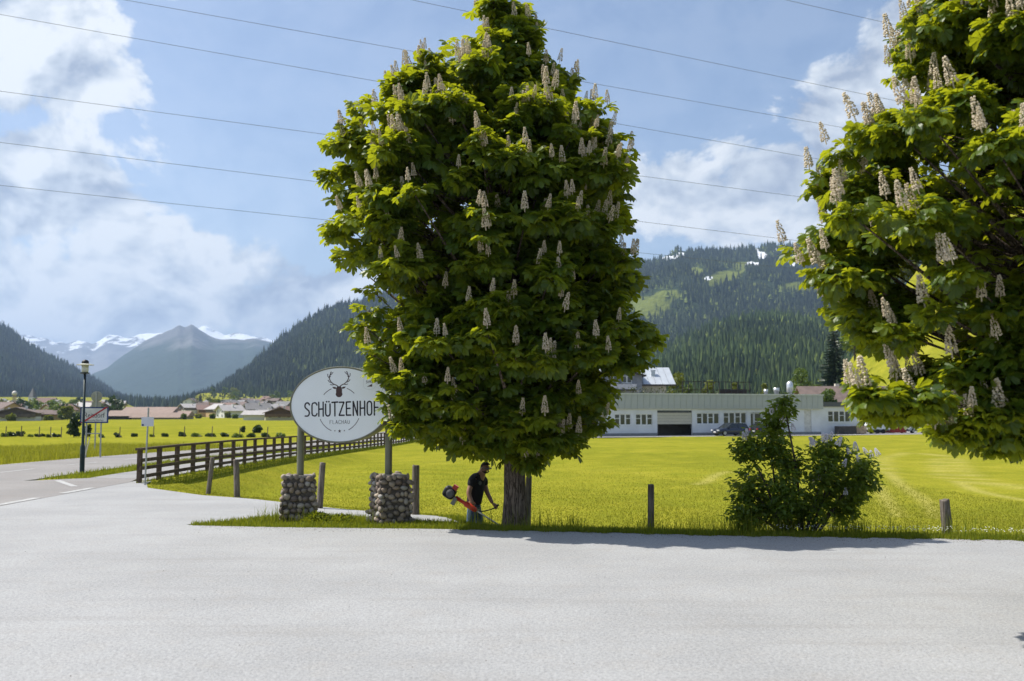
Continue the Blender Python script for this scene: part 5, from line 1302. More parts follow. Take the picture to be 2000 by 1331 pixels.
# ------------------------------------------------------------------ vehicles
def car(label, loc, rz, paint, estate=True, s=1.0, group='cars about the workshop'):
    "body lofted over cross-sections, with cabin glass, wheels, lamps; front towards local +x"
    root = empty('parked_car', loc, rz); root.scale = (s, s, s); tag(root, label, 'car', group)
    st = [(-2.15, .42, .62, .62), (-2.10, .30, .84, .76), (-1.9, .26, .92, .84), (-1.2, .24, .95, .88), (0, .24, .95, .88), (.9, .24, .93, .86), (1.6, .26, .84, .83), (2.0, .30, .74, .76), (2.16, .42, .62, .60)]
    m = MB(); n = 10; vs = []
    for x, zb, zt, hw in st:
        pr = [(-hw * .80, zb), (-hw, zb + .12), (-hw, (zb + zt) / 2), (-hw * .97, zt - .06), (-hw * .86, zt), (hw * .86, zt), (hw * .97, zt - .06), (hw, (zb + zt) / 2), (hw, zb + .12), (hw * .80, zb)]
        vs += [(x, a, b) for a, b in pr]
    fs = [(i * n + k, i * n + (k + 1) % n, (i + 1) * n + (k + 1) % n, (i + 1) * n + k) for i in range(len(st) - 1) for k in range(n)] + [tuple(range(n - 1, -1, -1)), tuple((len(st) - 1) * n + k for k in range(n))]
    m.add(vs, fs); m.build('body', paint, root, smooth=True)
    xr = -1.75 if estate else -1.2
    g = [(-2.02 if estate else -1.75, .90, .80), (xr, 1.40, .62), (-.6, 1.47, .63), (.25, 1.44, .62), (1.05, .90, .78)]
    m = MB(); vs = [(x, s_ * w, z) for x, z, w in g for s_ in (-1, 1)]
    m.add(vs, [(2 * i, 2 * i + 1, 2 * i + 3, 2 * i + 2) for i in range(4)] + [(0, 2, 4, 6, 8), (9, 7, 5, 3, 1)]); m.build('glasshouse', glass('car_glass', (.012, .015, .018)), root)
    m = MB(); m.add([(xr - .03, -.60, 1.40), (xr - .03, .60, 1.40), (.27, .60, 1.445), (.27, -.60, 1.445), (xr, -.55, 1.45), (xr, .55, 1.45), (.2, .55, 1.485), (.2, -.55, 1.485)], [(4, 7, 6, 5), (0, 3, 7, 4), (1, 5, 6, 2), (0, 4, 5, 1), (3, 2, 6, 7)]); m.build('roof_panel', paint, root, smooth=False)
    for sy in (-1, 1):
        m = MB()
        for a, b in (((xr + .02, 1.40, .63), (xr - .25, .90, .80)), ((-.55, 1.46, .645), (-.62, .90, .815)), ((.27, 1.44, .635), (1.05, .91, .80))): m.tube([(a[0], sy * a[2], a[1]), (b[0], sy * b[2], b[1])], .035, 5)
        m.build('pillars', paint, root)
        m = MB(); m.box((.72, sy * .96, .98), (.10, .18, .12)); m.build('mirror', paint, root)
        for x in (-1.32, 1.36):
            t = MB(); t.lathe([(.20, -.10), (.31, -.10), (.33, -.06), (.33, .06), (.31, .10), (.20, .10)], 20, (x, sy * .80, .33), M=Matrix.Rotation(math.pi / 2, 3, 'X')); w = t.build('wheel', plain('tyre_rubber', (.015, .015, .016), .9), root, smooth=False)
            t = MB(); t.lathe([(.05, -.115), (.20, -.108), (.205, .108), (.05, .115)], 14, (x, sy * .80, .33), M=Matrix.Rotation(math.pi / 2, 3, 'X')); t.build('rim', M_STEEL, w)
        m = MB(); m.box((2.06, sy * .56, .64), (.18, .34, .13)); m.build('headlight', plain('lamp_lens', (.75, .76, .78), .15), root)
        m = MB(); m.box((-2.06, sy * .66, .74), (.16, .2, .24)); m.build('tail_light', plain('red_lens', (.35, .015, .02), .25), root)
    m = MB(); m.box((2.15, 0, .46), (.05, .5, .11)); m.box((-2.14, 0, .55), (.05, .5, .11)); m.build('number_plate', M_FRAME, root)
    m = MB(); m.box((2.12, 0, .58), (.06, .7, .10)); m.build('grille', plain('tyre_rubber', (.015, .015, .016), .9), root)
    return root
def paint(name, col): return plain(name, col, .28, .3, .03, 1.0, 0, .5, .6)
CB = paint('dark_blue_paint', (.018, .026, .055)); CK = paint('black_blue_paint', (.012, .014, .022)); CRd = paint('car_red', (.30, .02, .025)); CS = paint('silver_paint', (.40, .42, .44)); CW = paint('car_white', (.70, .70, .70)); CBl = paint('bright_blue_paint', (.03, .10, .36))
q = bpoint(1396, -3.4, .03); car('dark blue estate car parked before the workshop windows', q, BRZ + math.pi + .08, CB, s=1.05)
q = bpoint(1474, -2.6, .03); car('dark car half hidden behind the lilac top', q, BRZ + .1, CK)
q = P(1075, 852, 112); car('red car glimpsed under the chestnut boughs beside the workshop', (q.x, 112, Z0 + .03), R(70), CRd)
q = P(1793, 843, 136); car('silver car parked beside the red container', (q.x, 138, h1(q.x, 138) + .03), R(-140), CS, estate=False)
q = P(1992, 840, 140); car('bright blue car at the picture edge behind the second chestnut', (q.x, 141, h1(q.x, 141) + .03), R(170), CBl)
q = P(630, 868, 92); y_ = 95.0; car('pale car driving on the road beyond the rail fence', (float(sum(roadx(y_)) / 2) + 1.3, y_, h1(-17, y_)), R(88), CW, group='cars on the road')

# things standing by the annex
def yard_things():
    q = P(1758, 846, 134); r = empty('red_container', (q.x, 136, h1(q.x, 136)), R(10)); tag(r, 'red metal skip container standing beside the silver car', 'container')
    M_R = plain('red_container_paint', (.30, .035, .03), .6, .1, .15); k = 136 / FPX; w, h = 34 * k, 24 * k
    m = MB(); m.b2((-w / 2, -1, .08), (w / 2, 1, h)); m.build('box', M_R, r)
    rb = MB(); rb.b2((-.04, -1.06, .1), (.04, -1.0, h - .08)); me = rb.mesh('rib', M_R)
    for i in range(6): o = link('rib', me, r); o.location = (-w / 2 + w * (i + .5) / 6, 0, 0)
    m = MB(); m.b2((-w / 2 - .05, -1.08, h - .08), (w / 2 + .05, 1.08, h + .02)); m.build('rim', M_R, r)
    q = P(1724, 846, 133); r = empty('white_trailer', (q.x, 135, h1(q.x, 135)), R(4)); tag(r, 'white covered trailer standing between the lumber and the red container', 'trailer')
    w, h = 38 * k, 27 * k; m = MB(); m.add([(-w / 2, -1, .5), (w / 2, -1, .5), (w / 2, -1, h * .6), (w * .2, -1, h), (-w * .35, -1, h), (-w / 2, -1, h * .6)] + [(-w / 2, 1, .5), (w / 2, 1, .5), (w / 2, 1, h * .6), (w * .2, 1, h), (-w * .35, 1, h), (-w / 2, 1, h * .6)], [(0, 1, 2, 3, 4, 5), (11, 10, 9, 8, 7, 6)] + [(i, i + 6, (i + 1) % 6 + 6, (i + 1) % 6) for i in range(6)]); m.build('cover', plain('white_tarp', (.68, .70, .72), .6), r)
    m = MB(); m.b2((-w / 2 + .1, -1.03, .42), (w / 2 - .1, 1.03, .58)); m.build('chassis', M_DKGREY, r)
    for x in (-.4, .4):
        for y in (-.95, .95): t = MB(); t.lathe([(.30, -.1), (.32, 0), (.30, .1)], 16, (x, y, .32), M=Matrix.Rotation(math.pi / 2, 3, 'X')); t.build('wheel', MATS['tyre_rubber'], r)
    q = P(1682, 846, 131); r = empty('lumber_stack', (q.x, 132, h1(q.x, 132)), R(8)); tag(r, 'stack of pale boards beside the annex corner', 'lumber')
    M_L = plain('fresh_boards', (.48, .34, .22), .8, var=.2, scale=3); rg = random.Random(4)
    for i in range(5):
        for j in range(5): m = MB(); m.b2((-.95 + rg.uniform(-.1, .1), -.5 + j * .21, .12 + i * .2), (.95 + rg.uniform(-.1, .1), -.5 + j * .21 + .19, .12 + i * .2 + .17)); m.build('board', M_L, r)
    for x in (-.6, .6): m = MB(); m.b2((x - .06, -.5, 0), (x + .06, .55, .115)); m.build('bearer', M_L, r)
    a = bpoint(1643, -.6, 0); r = empty('planter_trough', a, BRZ); tag(r, 'dark wooden trough under the annex window', 'planter'); k = 132 / FPX; M_D = plain('dark_boards', (.07, .062, .058), .85, var=.25, scale=4)
    w = 42 * k
    for i in range(4): m = MB(); m.b2((-w / 2, -.45, .05 + i * .26), (w / 2, -.40, .05 + i * .26 + .24)); m.build('board', M_D, r)
    m = MB(); m.b2((-w / 2, -.39, .02), (-w / 2 + .06, .35, 1.06)); m.b2((w / 2 - .06, -.39, .02), (w / 2, .35, 1.06)); m.b2((-w / 2 + .07, .29, .02), (w / 2 - .07, .35, 1.06)); m.b2((-w / 2 + .07, -.38, .85), (w / 2 - .07, .28, .95)); m.build('box', M_D, r)
yard_things()

# trees and shrubs round the workshop
def at(px, d): return (P(px, 800, d).x, d, h1(P(px, 800, d).x, d) - .05)
def hh(px, py, d): return P(px, py, d).z - h1(P(px, 800, d).x, d)
spruce('tall dark spruce standing on the hillside behind the workshop annex', at(1632, 205), hh(1632, 612, 205), 30 * 205 / FPX * 1.15, 8)
for px, d, top, r, nm, lab, mt, n, sd, tr_ in [
    (1565, 190, 716, 26, 'broadleaf_tree', 'round light green tree above the metal roof vent', M_GREEN, 1800, 11, .2), (1614, 158, 757, 22, 'broadleaf_shrub', 'round green tree right against the workshop parapet end', M_GREEN, 1700, 12, .1),
    (1690, 165, 748, 38, 'broadleaf_tree', 'yellow green bushy tree behind the annex roof', M_YELGREEN, 2200, 13, .15), (1492, 165, 740, 12, 'broadleaf_tree', 'small cone shaped tree at the end of the roof terrace', M_YELGREEN, 1100, 14, .05),
    (1436, 170, 741, 14, 'broadleaf_tree', 'small light tree showing above the terrace rail', M_YELGREEN, 900, 15, .2), (1383, 172, 737, 16, 'broadleaf_tree', 'light tree peeping over the roof hedge', M_YELGREEN, 900, 16, .2),
    (1322, 170, 722, 20, 'broadleaf_tree', 'sunlit tree close to the chalet roof end', M_YELGREEN, 1200, 17, .2), (1345, 178, 742, 14, 'broadleaf_tree', 'low green tree between the chalet and the terrace', M_GREEN, 900, 18, .2),
    (1705, 140, 800, 22, 'broadleaf_shrub', 'dark shrub between the annex and the white trailer', M_DKGREEN, 1500, 19, .0), (1830, 175, 775, 50, 'broadleaf_tree', 'wide leafy tree behind the silver car', M_YELGREEN, 2400, 20, .15),
    (1900, 185, 770, 45, 'broadleaf_tree', 'yellow green tree at the meadow end under the second chestnut', M_YELGREEN, 2200, 21, .1), (1960, 180, 785, 40, 'broadleaf_tree', 'green tree near the blue car', M_GREEN, 2000, 22, .1),
    (1700, 235, 735, 16, 'broadleaf_shrub', 'dark bush casting a shadow on the hillside meadow', M_DKGREEN, 900, 23, .0), (1602, 215, 735, 12, 'broadleaf_shrub', 'low bush at the foot of the tall spruce', M_GREEN, 700, 24, .0)]:
    leafy(nm, lab, 'tree' if 'tree' in nm else 'shrub', at(px, d), hh(px, top, d), r * d / FPX, mt, sd, n, .42, tr_, 'trees and shrubs around the workshop', taper=.5 if r < 16 else .1)
# a row of leafy wood on the crest of the hillside
rg_ = random.Random(9)
for i, px in enumerate([1672, 1690, 1708, 1728, 1748, 1770, 1795, 1822, 1850, 1880, 1912, 1945, 1980]):
    d = 285 + rg_.uniform(-15, 25)
    leafy('hillside_tree', 'leafy tree of the wood edge on the hillside above the spruce', 'tree', at(px, d), rg_.uniform(13, 20), rg_.uniform(4.5, 6.5), [M_GREEN, M_DKGREEN, M_YELGREEN][i % 3], 60 + i, 1100, .95, .12, 'trees of the hillside wood edge', lobes=8)
# ------------------------------------------------------------------ the village across the fields
rv = random.Random(21)
FARC = [M_WH2, M_CREAM, M_WH2, M_OCHRE, M_CREAM]; FART = [M_TIMB, plain('grey_brown_timber', (.12, .095, .08), .85, var=.25, scale=2), M_TIMB]; FARR = [M_BROWNRF, M_GREYRF, plain('red_tile_roof', (.18, .115, .095), .85, var=.2, scale=1), plain('pale_sheet_roof', (.36, .34, .33), .7, var=.1, scale=.5)]
def vhouse(px, d, w, top, label, group=None, wall=0, rf=0, rz=0, timber=None, wins=3, balcony=False, z=None, name='house'):
    x = P(px, 800, d).x; zb = h1(x, d) if z is None else z; ridge = P(px, top, d).z - zb
    o = gable_house(name, label, 'house', (x, d, zb), R(rz), w, w * 1.15, ridge * .62, ridge, FARC[wall], FARR[rf], px, group, over=.9, wins=wins, timber=timber, balcony=balcony)
    if group: o['look'] = ['white', 'cream', 'white', 'ochre', 'cream'][wall] + ' ' + ['brown', 'grey', 'reddish', 'pale'][rf] + '-roofed'
    return o
vhouse(38, 330, 11.5, 797, 'timber farmhouse with low roofs standing nearest in the far village', wall=0, rf=0, rz=18, timber=FART[1], balcony=True)
vhouse(62, 350, 10, 802, 'wide brown roofed house just behind the nearest farmhouse', wall=1, rf=0, rz=-60, timber=FART[0])
vhouse(8, 360, 9, 800, 'white gabled house cut by the picture edge', wall=0, rf=1, rz=30)
vhouse(84, 370, 9.5, 803, 'ochre house with brown roof beside the birches', wall=3, rf=0, rz=-35)
vhouse(502, 360, 6.6, 803, 'small white house with pale roof before the oval sign', wall=0, rf=3, rz=85, wins=2)
vhouse(545, 350, 9.5, 797, 'broad timber gabled house right beside the oval sign', wall=1, rf=0, rz=15, timber=FART[0], balcony=True)
vhouse(522, 372, 7, 801, 'dark wooden barn between the small white house and the timber gable', wall=1, rf=1, rz=60, timber=FART[1])
vhouse(562, 365, 8, 795, 'orange wooden house half hidden by the oval sign', wall=3, rf=2, rz=-20)
def hall():
    d = 390.0; a = P(212, 820, d); root = empty('riding_hall', (a.x, d, h1(a.x, d)), R(2)); tag(root, 'long low hall with reddish tile roofs and dark timber front', 'building')
    def X(px): return P(px, 800, d).x - a.x
    def Zz(py): return P(280, py, d).z - root.location.z
    RF = plain('faded_tile_roof', (.27, .20, .165), .85, var=.12, scale=.6); DK = plain('dark_hall_timber', (.05, .045, .045), .85, var=.25, scale=1); WL = plain('hall_base', (.40, .35, .30), .9)
    def block(x0, x1, y0, y1, eave, ridge, name, wall):
        m = MB(); m.b2((x0, y0, -.5), (x1, y1, eave)); m.build(name, wall, root)
        ym = (y0 + y1) / 2; m = MB(); q = [(x0 - .8, y0 - 1, eave - .2), (x1 + .8, y0 - 1, eave - .2), (x1 + .8, ym, ridge), (x0 - .8, ym, ridge), (x1 + .8, y1 + 1, eave - .2), (x0 - .8, y1 + 1, eave - .2)]
        m.add(q, [(0, 1, 2, 3), (3, 2, 4, 5), (0, 3, 5), (1, 4, 2)]); m.build('roof', RF, root)
    block(X(231), X(326), 4, 18, Zz(806), Zz(795), 'main_hall', DK); block(X(212), X(256), -2, 3.5, Zz(812), Zz(806), 'lean_to', DK); block(X(262), X(352), -3, 3.5, Zz(815), Zz(806), 'front_wing', WL); block(X(205), X(229.5), 4, 12, Zz(811), Zz(802), 'side_wing', WL); block(X(328), X(357), 4, 14, Zz(813), Zz(803), 'end_wing', WL)
    for i in range(9):
        x = X(235) + (X(322) - X(235)) * i / 8; m = MB(); m.b2((x - .5, 3.9, Zz(812)), (x + .5, 3.97, Zz(808))); m.build('window', M_GLASS, root)
hall()
def church():
    d = 900.0; x = P(88, 800, d).x; zb = P(88, 798, d).z - 2; r = gable_house('church', 'white village church with a thin pointed spire', 'church', (x, d, zb), R(75), 11, 22, 6, 11.5, M_WH2, FARR[2], 3, chimney=False)
    m = MB(); m.b2((-2.5, 11.2, 0), (2.5, 16.2, 12)); t = m.build('tower', M_WH2, r)
    m = MB(); m.add([(-2.7, 11.0, 12), (2.7, 11.0, 12), (2.7, 16.4, 12), (-2.7, 16.4, 12), (0, 13.7, 21)], [(0, 1, 4), (1, 2, 4), (2, 3, 4), (3, 0, 4), (3, 2, 1, 0)]); m.build('spire', FARR[1], t)
church()
def mast():
    d = 600.0; p = P(27, 812, d); zt = P(27, 768, d).z; r = empty('lattice_mast', (p.x, d, h1(p.x, d))); tag(r, 'slender grey red mast with round top above the village roofs', 'mast'); h = zt - r.location.z
    M_ = plain('mast_paint', (.34, .24, .22), .6)
    for sx in (-1, 1):
        for sy in (-1, 1): m = MB(); m.tube([(sx * .9, sy * .9, 0), (sx * .6, sy * .6, h - 1)], .16, 5); m.build('leg', M_, r)
    for i in range(7):
        z = h * (.1 + .12 * i); m = MB(); w = .9 - .3 * z / h
        for sx in (-1, 1): m.tube([(sx * w, -w, z), (-sx * w, -w, z + h * .12)], .09, 4); m.tube([(sx * w, w, z), (-sx * w, w, z + h * .12)], .09, 4)
        m.build('brace', M_, r)
    m = MB(); m.lathe([(.6, h - 1.5), (1.4, h - 1.0), (1.5, h), (1.0, h + .9), (.3, h + 1.3)], 14); m.build('top_drum', plain('pale_drum', (.6, .56, .52), .6), r, smooth=True)
mast()
# two masses of smaller roofs: left village and the one before the long slope; each house its own object
LBL_L = 'small hazy house among the far roofs below the church'; LBL_R = 'small hazy house on the rising ground between the hall and the oval sign'
for i in range(30):
    px = rv.uniform(-30, 235); d = rv.uniform(430, 1000); b = 816 - (d - 430) / 570 * 26
    z = P(px, b, d).z
    vhouse(px, d, rv.uniform(8, 11), b - rv.uniform(5.2, 7.0) * FPX / d, LBL_L, 'hazy houses below the church', rv.randrange(5), rv.randrange(4), rv.uniform(-80, 80), rv.choice([None, None, FART[0], FART[1]]), 2, z=z - .5)
for i in range(30):
    px = rv.uniform(366, 575); d = rv.uniform(480, 1050); b = 817 - (d - 480) / 570 * 30
    z = P(px, b, d).z
    vhouse(px, d, rv.uniform(8.5, 11.5), b - rv.uniform(5.4, 7.4) * FPX / d, LBL_R, 'hazy houses before the long slope', rv.randrange(5), rv.randrange(4), rv.uniform(-80, 80), rv.choice([None, FART[0], FART[1]]), 2, z=z - .5)
# gently rising valley floor that carries those houses
def apron(name, px0, px1, d0, d1, y0, y1, mat):
    V = []; nx, ny = 26, 14
    for j in range(ny):
        t = j / (ny - 1); d = d0 + (d1 - d0) * t
        for i in range(nx):
            u = i / (nx - 1); px = px0 + (px1 - px0) * u; q = P(px, y0 + (y1 - y0) * t, d); e = min(1, min(u, 1 - u) * 6); zz = -2.5 + (q.z + 2.5) * e
            V.append((q.x, d, zz + .8 * noise.noise(Vector((q.x / 60, d / 60, 1)))))
    F = [(j * nx + i, j * nx + i + 1, (j + 1) * nx + i + 1, (j + 1) * nx + i) for j in range(ny - 1) for i in range(nx - 1)]
    tag(link(name, npmesh(name, V, F, mat, smooth=True)), kind='structure')
apron('village_slope', -200, 300, 420, 1700, 817.5, 776, M_MEADOW); apron('hamlet_slope', 320, 760, 460, 1800, 819, 768, M_MEADOW)
# village trees
k = 0
for px, d, top, r in [(132, 350, 792, 11), (122, 365, 800, 9), (110, 380, 802, 8), (66, 345, 812, 7), (22, 320, 812, 8), (5, 330, 812, 10), (95, 345, 813, 9), (160, 380, 806, 8), (72, 410, 800, 7), (28, 390, 800, 7),
                   (480, 365, 806, 4), (515, 362, 810, 5), (530, 368, 806, 5), (415, 430, 810, 5), (445, 470, 806, 6), (460, 440, 811, 5), (388, 450, 811, 6), (372, 440, 812, 5), (575, 400, 800, 8), (552, 430, 795, 7), (203, 385, 808, 5), (360, 380, 810, 4)]:
    k += 1; q = at(px, d)
    leafy('village_tree', ['round green tree among the far village gardens', 'pale green tree among the far village gardens'][k % 2], 'tree', q, hh(px, top, d), r * d / FPX, [M_GREEN, M_YELGREEN][k % 2], 200 + k, 420, 1.1, .1, ['green garden trees of the far village', 'pale garden trees of the far village'][k % 2], lobes=6)
for i in range(26):
    px = rv.choice([rv.uniform(300, 420), rv.uniform(380, 600), rv.uniform(500, 640)]); d = rv.uniform(620, 1300); b = 812 - (d - 480) / 820 * 34; q = P(px, b, d)
    spruce('small dark spruce scattered about the hamlet on the rising ground', (q.x, d, q.z - 1), rv.uniform(9, 18), rv.uniform(2, 3.4), 300 + i, 'scattered hamlet spruces', whorls=9)
for i in range(20):
    px = rv.choice([rv.uniform(400, 480), rv.uniform(520, 680)]); d = rv.uniform(700, 1500); b = 812 - (d - 480) / 820 * 34; q = P(px, b, d)
    leafy('hillside_tree', 'light leafy tree scattered about the hamlet on the rising ground', 'tree', (q.x, d, q.z - 1), rv.uniform(9, 15), rv.uniform(4, 6), [M_GREEN, M_YELGREEN][i % 2], 340 + i, 260, 1.8, .1, 'scattered leafy hamlet trees', lobes=5)
for i in range(34):
    px = rv.uniform(-20, 232); d = rv.uniform(400, 900); b = 817 - (d - 430) / 570 * 26; q = P(px, b, d)
    leafy('village_tree', 'leafy garden tree between the hazy houses below the church', 'tree', (q.x, d, q.z - 1), rv.uniform(6, 11), rv.uniform(2.5, 4.5), [M_GREEN, M_DKGREEN, M_YELGREEN][i % 3], 800 + i, 240, 1.4, .1, 'garden trees between the houses below the church', lobes=5)
# field shrubs and the old stake row in the far meadow
leafy('field_bush', 'dark upright bush behind the village sign', 'shrub', at(146, 117), hh(146, 809, 117), 13 * 117 / FPX, M_DKGREEN, 401, 1800, .22, .0)
leafy('field_bush', 'small dark bush half hidden by the village sign posts', 'shrub', at(172, 119), hh(172, 828, 119), 8 * 119 / FPX, M_DKGREEN, 402, 800, .2, .0)
leafy('field_bush', 'dark round bush in the meadow before the hamlet', 'shrub', at(503, 140), hh(503, 831, 140), 9 * 140 / FPX, M_DKGREEN, 403, 900, .25, .0)
leafy('field_bush', 'small upright bush in the meadow beside the round one', 'shrub', at(475, 142), hh(475, 832, 142), 5 * 142 / FPX, M_DKGREEN, 404, 500, .22, .0)
for i, (px, w, top) in enumerate([(10, 10, 848), (25, 12, 846), (40, 12, 845), (62, 6, 851), (75, 7, 850), (86, 6, 850), (97, 6, 850), (109, 7, 849), (118, 5, 851), (200, 9, 850), (232, 10, 848), (264, 8, 849), (298, 6, 851), (323, 9, 848), (358, 10, 847), (385, 13, 849), (412, 14, 850), (440, 12, 849), (466, 14, 849), (492, 12, 849), (520, 13, 849), (550, 12, 848)]):
    leafy('field_shrub', 'low dark shrub of the row crossing the far meadow', 'shrub', at(px, 116 + i % 3), hh(px, top - 2, 117), w * 117 / FPX * .8, M_DKGREEN if i % 3 else M_GREEN, 420 + i, 320, .2, .0, 'low shrubs crossing the far meadow', lobes=5, squash=.8)
    if i % 2 == 0:
        q = at(px + 3, 115.6); tag(post_mesh(1.25, .05, 500 + i, (.04, 0)).build('stake', M_POST, loc=(q[0], q[1], q[2])), 'thin stake in the shrub row crossing the far meadow', 'stake', 'stakes crossing the far meadow')
# ------------------------------------------------------------------ the person mowing under the chestnut
def skin_mesh(name, chains, sub=2, root_i=0):
    "chains: [(points, radii)], first point of later chains may repeat an earlier one"
    me = bpy.data.meshes.new(name); V = []; E = []; Rd = []; key = {}
    for pts, rad in chains:
        prev = None
        for p, r in zip(pts, rad):
            q = tuple(round(c, 4) for c in p)
            if q not in key: key[q] = len(V); V.append(q); Rd.append(r)
            i = key[q]
            if prev is not None: E.append((prev, i))
            prev = i
    me.from_pydata(V, E, []); o = bpy.data.objects.new(name, me); COL.objects.link(o)
    o.modifiers.new('skin', 'SKIN'); sv = me.skin_vertices[0].data
    for i, r in enumerate(Rd): sv[i].radius = (r, r) if not hasattr(r, '__len__') else r; sv[i].use_root = (i == root_i)
    s = o.modifiers.new('sub', 'SUBSURF'); s.levels = sub; s.render_levels = sub
    bpy.context.view_layer.update()
    m2 = bpy.data.meshes.new_from_object(o.evaluated_get(bpy.context.evaluated_depsgraph_get())); bpy.data.objects.remove(o); bpy.data.meshes.remove(me)
    return m2
def person():
    D = 21.0; hip = P(925, 985, D); zg = h1(hip.x, D)
    root = empty('person', (hip.x, D, zg)); tag(root, 'person in black shirt and jeans stooping with a brush cutter by the trunk', 'person')
    hz = hip.z - zg; B = lambda x, y, z: (x, y, hz + z)
    M_SK = plain('skin', (.30, .16, .105), .55, var=.1, scale=12); M_SH = plain('black_cotton', (.010, .010, .012), .9, var=.2, scale=20); M_J = plain('blue_denim', (.055, .10, .17), .9, var=.3, scale=14); M_H = plain('dark_hair', (.015, .010, .008), .8)
    S = 1.04
    hipc = B(0, 0, 0); chest = B(.06, 0, .33); nb = B(.13, 0, .58); neck = B(.18, -.02, .66); hd = B(.235, -.04, .76); crown = B(.24, -.05, .83); chin = B(.285, -.075, .70)
    shR = B(-.02, -.20, .52); elR = B(-.10, -.27, .24); wrR = B(.0, -.34, .02); shL = B(.20, .17, .50); elL = B(.27, .10, .25); wrL = B(.40, -.10, .02)
    kR = (-.06, -.16, hz * .48); aR = (-.04, -.18, .09); tR = (.14, -.24, .045); kL = (.12, .14, hz * .50); aL = (.09, .16, .09); tL = (.27, .12, .045); hjR = B(-.03, -.10, -.06); hjL = B(.05, .10, -.06)
    sk = skin_mesh('person_body', [([hipc, B(.02, 0, .14), chest, nb, neck, hd, crown], [.145, .135, .145, .075, .062, .100, .082]), ([hd, chin], [.100, .058]),
        ([nb, shR, elR, wrR], [.075, .062, .052, .038]), ([nb, shL, elL, wrL], [.075, .062, .052, .038]), ([hipc, hjR, kR, aR, tR], [.15, .095, .066, .045, .04]), ([hipc, hjL, kL, aL, tL], [.15, .095, .066, .045, .04])])
    # face and hands joined into the body mesh
    bm = bmesh.new(); bm.from_mesh(sk)
    F = (Vector(chin) - Vector(hd)); fx = Vector((.62, -.72, -.25)).normalized(); side = fx.cross(Vector((0, 0, 1))).normalized(); upv = side.cross(fx)
    def ball(c, r, sc=(1, 1, 1), M=None):
        rr = bmesh.ops.create_icosphere(bm, subdivisions=2, radius=r)
        for v in rr['verts']:
            q = Vector((v.co.x * sc[0], v.co.y * sc[1], v.co.z * sc[2])); v.co = (M @ q if M else q) + Vector(c)
    FM = Matrix((fx, side, upv)).transposed(); hc = Vector(hd) + Vector((.012, -.01, -.01))
    ball(hc + fx * .098 + upv * -.012, .02, (1.1, .7, 1.5), FM); ball(hc + fx * .085 + upv * -.058, .022, (.6, 1.2, .4), FM)
    for s in (-1, 1): ball(hc + side * s * .094 + fx * -.005, .03, (.8, .35, 1.2), FM); ball(hc + fx * .080 + side * s * .033 + upv * .022, .012, (1, 1, 1), FM)
    bm.to_mesh(sk); bm.free()
    def hand(wr, dirv, curl, s):
        "palm with four curled fingers and a thumb leaving its side"
        d = Vector(dirv).normalized(); w = Vector(wr); sd = d.cross(Vector((0, 0, 1))).normalized() * s; dn = d.cross(sd).normalized()
        if dn.z > 0: dn = -dn
        palm = w + d * .085; ch = [([wr, tuple(w + d * .045), tuple(palm)], [.033, .040, .038])]
        for i, (off, l) in enumerate(((-.033, .068), (-.011, .078), (.011, .074), (.032, .058))):
            a = palm + sd * off + d * .01; b = a + d * l * .45 + dn * l * .25 * curl; c = b + dn * l * .55 - d * l * .10 * curl; e = c - d * l * .42 * curl + dn * .005
            ch.append(([tuple(palm), tuple(a), tuple(b), tuple(c), tuple(e)], [.038, .0125, .0105, .0095, .008]))
        a = w + d * .04 - sd * .035; b = a + d * .03 - sd * .02 + dn * .012; c = b + d * .028 + dn * .028
        ch.append(([tuple(w + d * .045), tuple(a), tuple(b), tuple(c)], [.040, .015, .013, .010])); return skin_mesh('hand', ch, 1)
    mesh_parts = [sk, hand(wrR, (.45, .05, -.9), 1, 1), hand(wrL, (.8, -.35, -.45), 1, -1)]
    bm = bmesh.new()
    for m_ in mesh_parts: bm.from_mesh(m_)
    me = bpy.data.meshes.new('body'); bm.to_mesh(me); bm.free(); me.materials.clear(); me.materials.append(M_SK); me.polygons.foreach_set('use_smooth', [True] * len(me.polygons)); me.polygons.foreach_set('material_index', [0] * len(me.polygons))
    link('body', me, root)
    def cloth(name, chains, mat):
        m_ = skin_mesh(name, chains); m_.materials.clear(); m_.materials.append(mat); m_.polygons.foreach_set('use_smooth', [True] * len(m_.polygons)); m_.polygons.foreach_set('material_index', [0] * len(m_.polygons)); return link(name, m_, root)
    mid = lambda a, b, t: tuple(a[i] + (b[i] - a[i]) * t for i in range(3))
    cloth('shirt', [([B(0, 0, -.06), B(.02, 0, .12), chest, nb, mid(nb, neck, .35)], [.178, .172, .190, .140, .092]), ([nb, shR, mid(shR, elR, .62)], [.140, .100, .086]), ([nb, shL, mid(shL, elL, .62)], [.140, .100, .086])], M_SH)
    cloth('jeans', [([B(.01, 0, .02), hipc, hjR, kR, mid(kR, aR, .92)], [.165, .168, .118, .086, .075]), ([hipc, hjL, kL, mid(kL, aL, .92)], [.168, .118, .086, .075])], M_J)
    for a, t in ((aR, tR), (aL, tL)):
        cloth('shoe', [([(a[0] - .05, a[1], .05), (a[0] + .02, a[1], .06), mid(a, t, .6), t], [.05, .055, .05, .04])], plain('dark_boot', (.03, .025, .02), .7))
    # cropped hair, beard, safety glasses
    def cap(name, test, grow, mat):
        b2 = bmesh.new(); bmesh.ops.create_icosphere(b2, subdivisions=4, radius=1)
        for v in b2.verts: v.co = FM @ Vector((v.co.x * .112, v.co.y * .102, v.co.z * .122)) * grow + hc + upv * .012
        kill = [f for f in b2.faces if not test((FM.transposed() @ (f.calc_center_median() - hc)))]
        bmesh.ops.delete(b2, geom=kill, context='FACES'); m_ = bpy.data.meshes.new(name); b2.to_mesh(m_); b2.free(); m_.materials.append(mat); m_.polygons.foreach_set('use_smooth', [True] * len(m_.polygons)); link(name, m_, root)
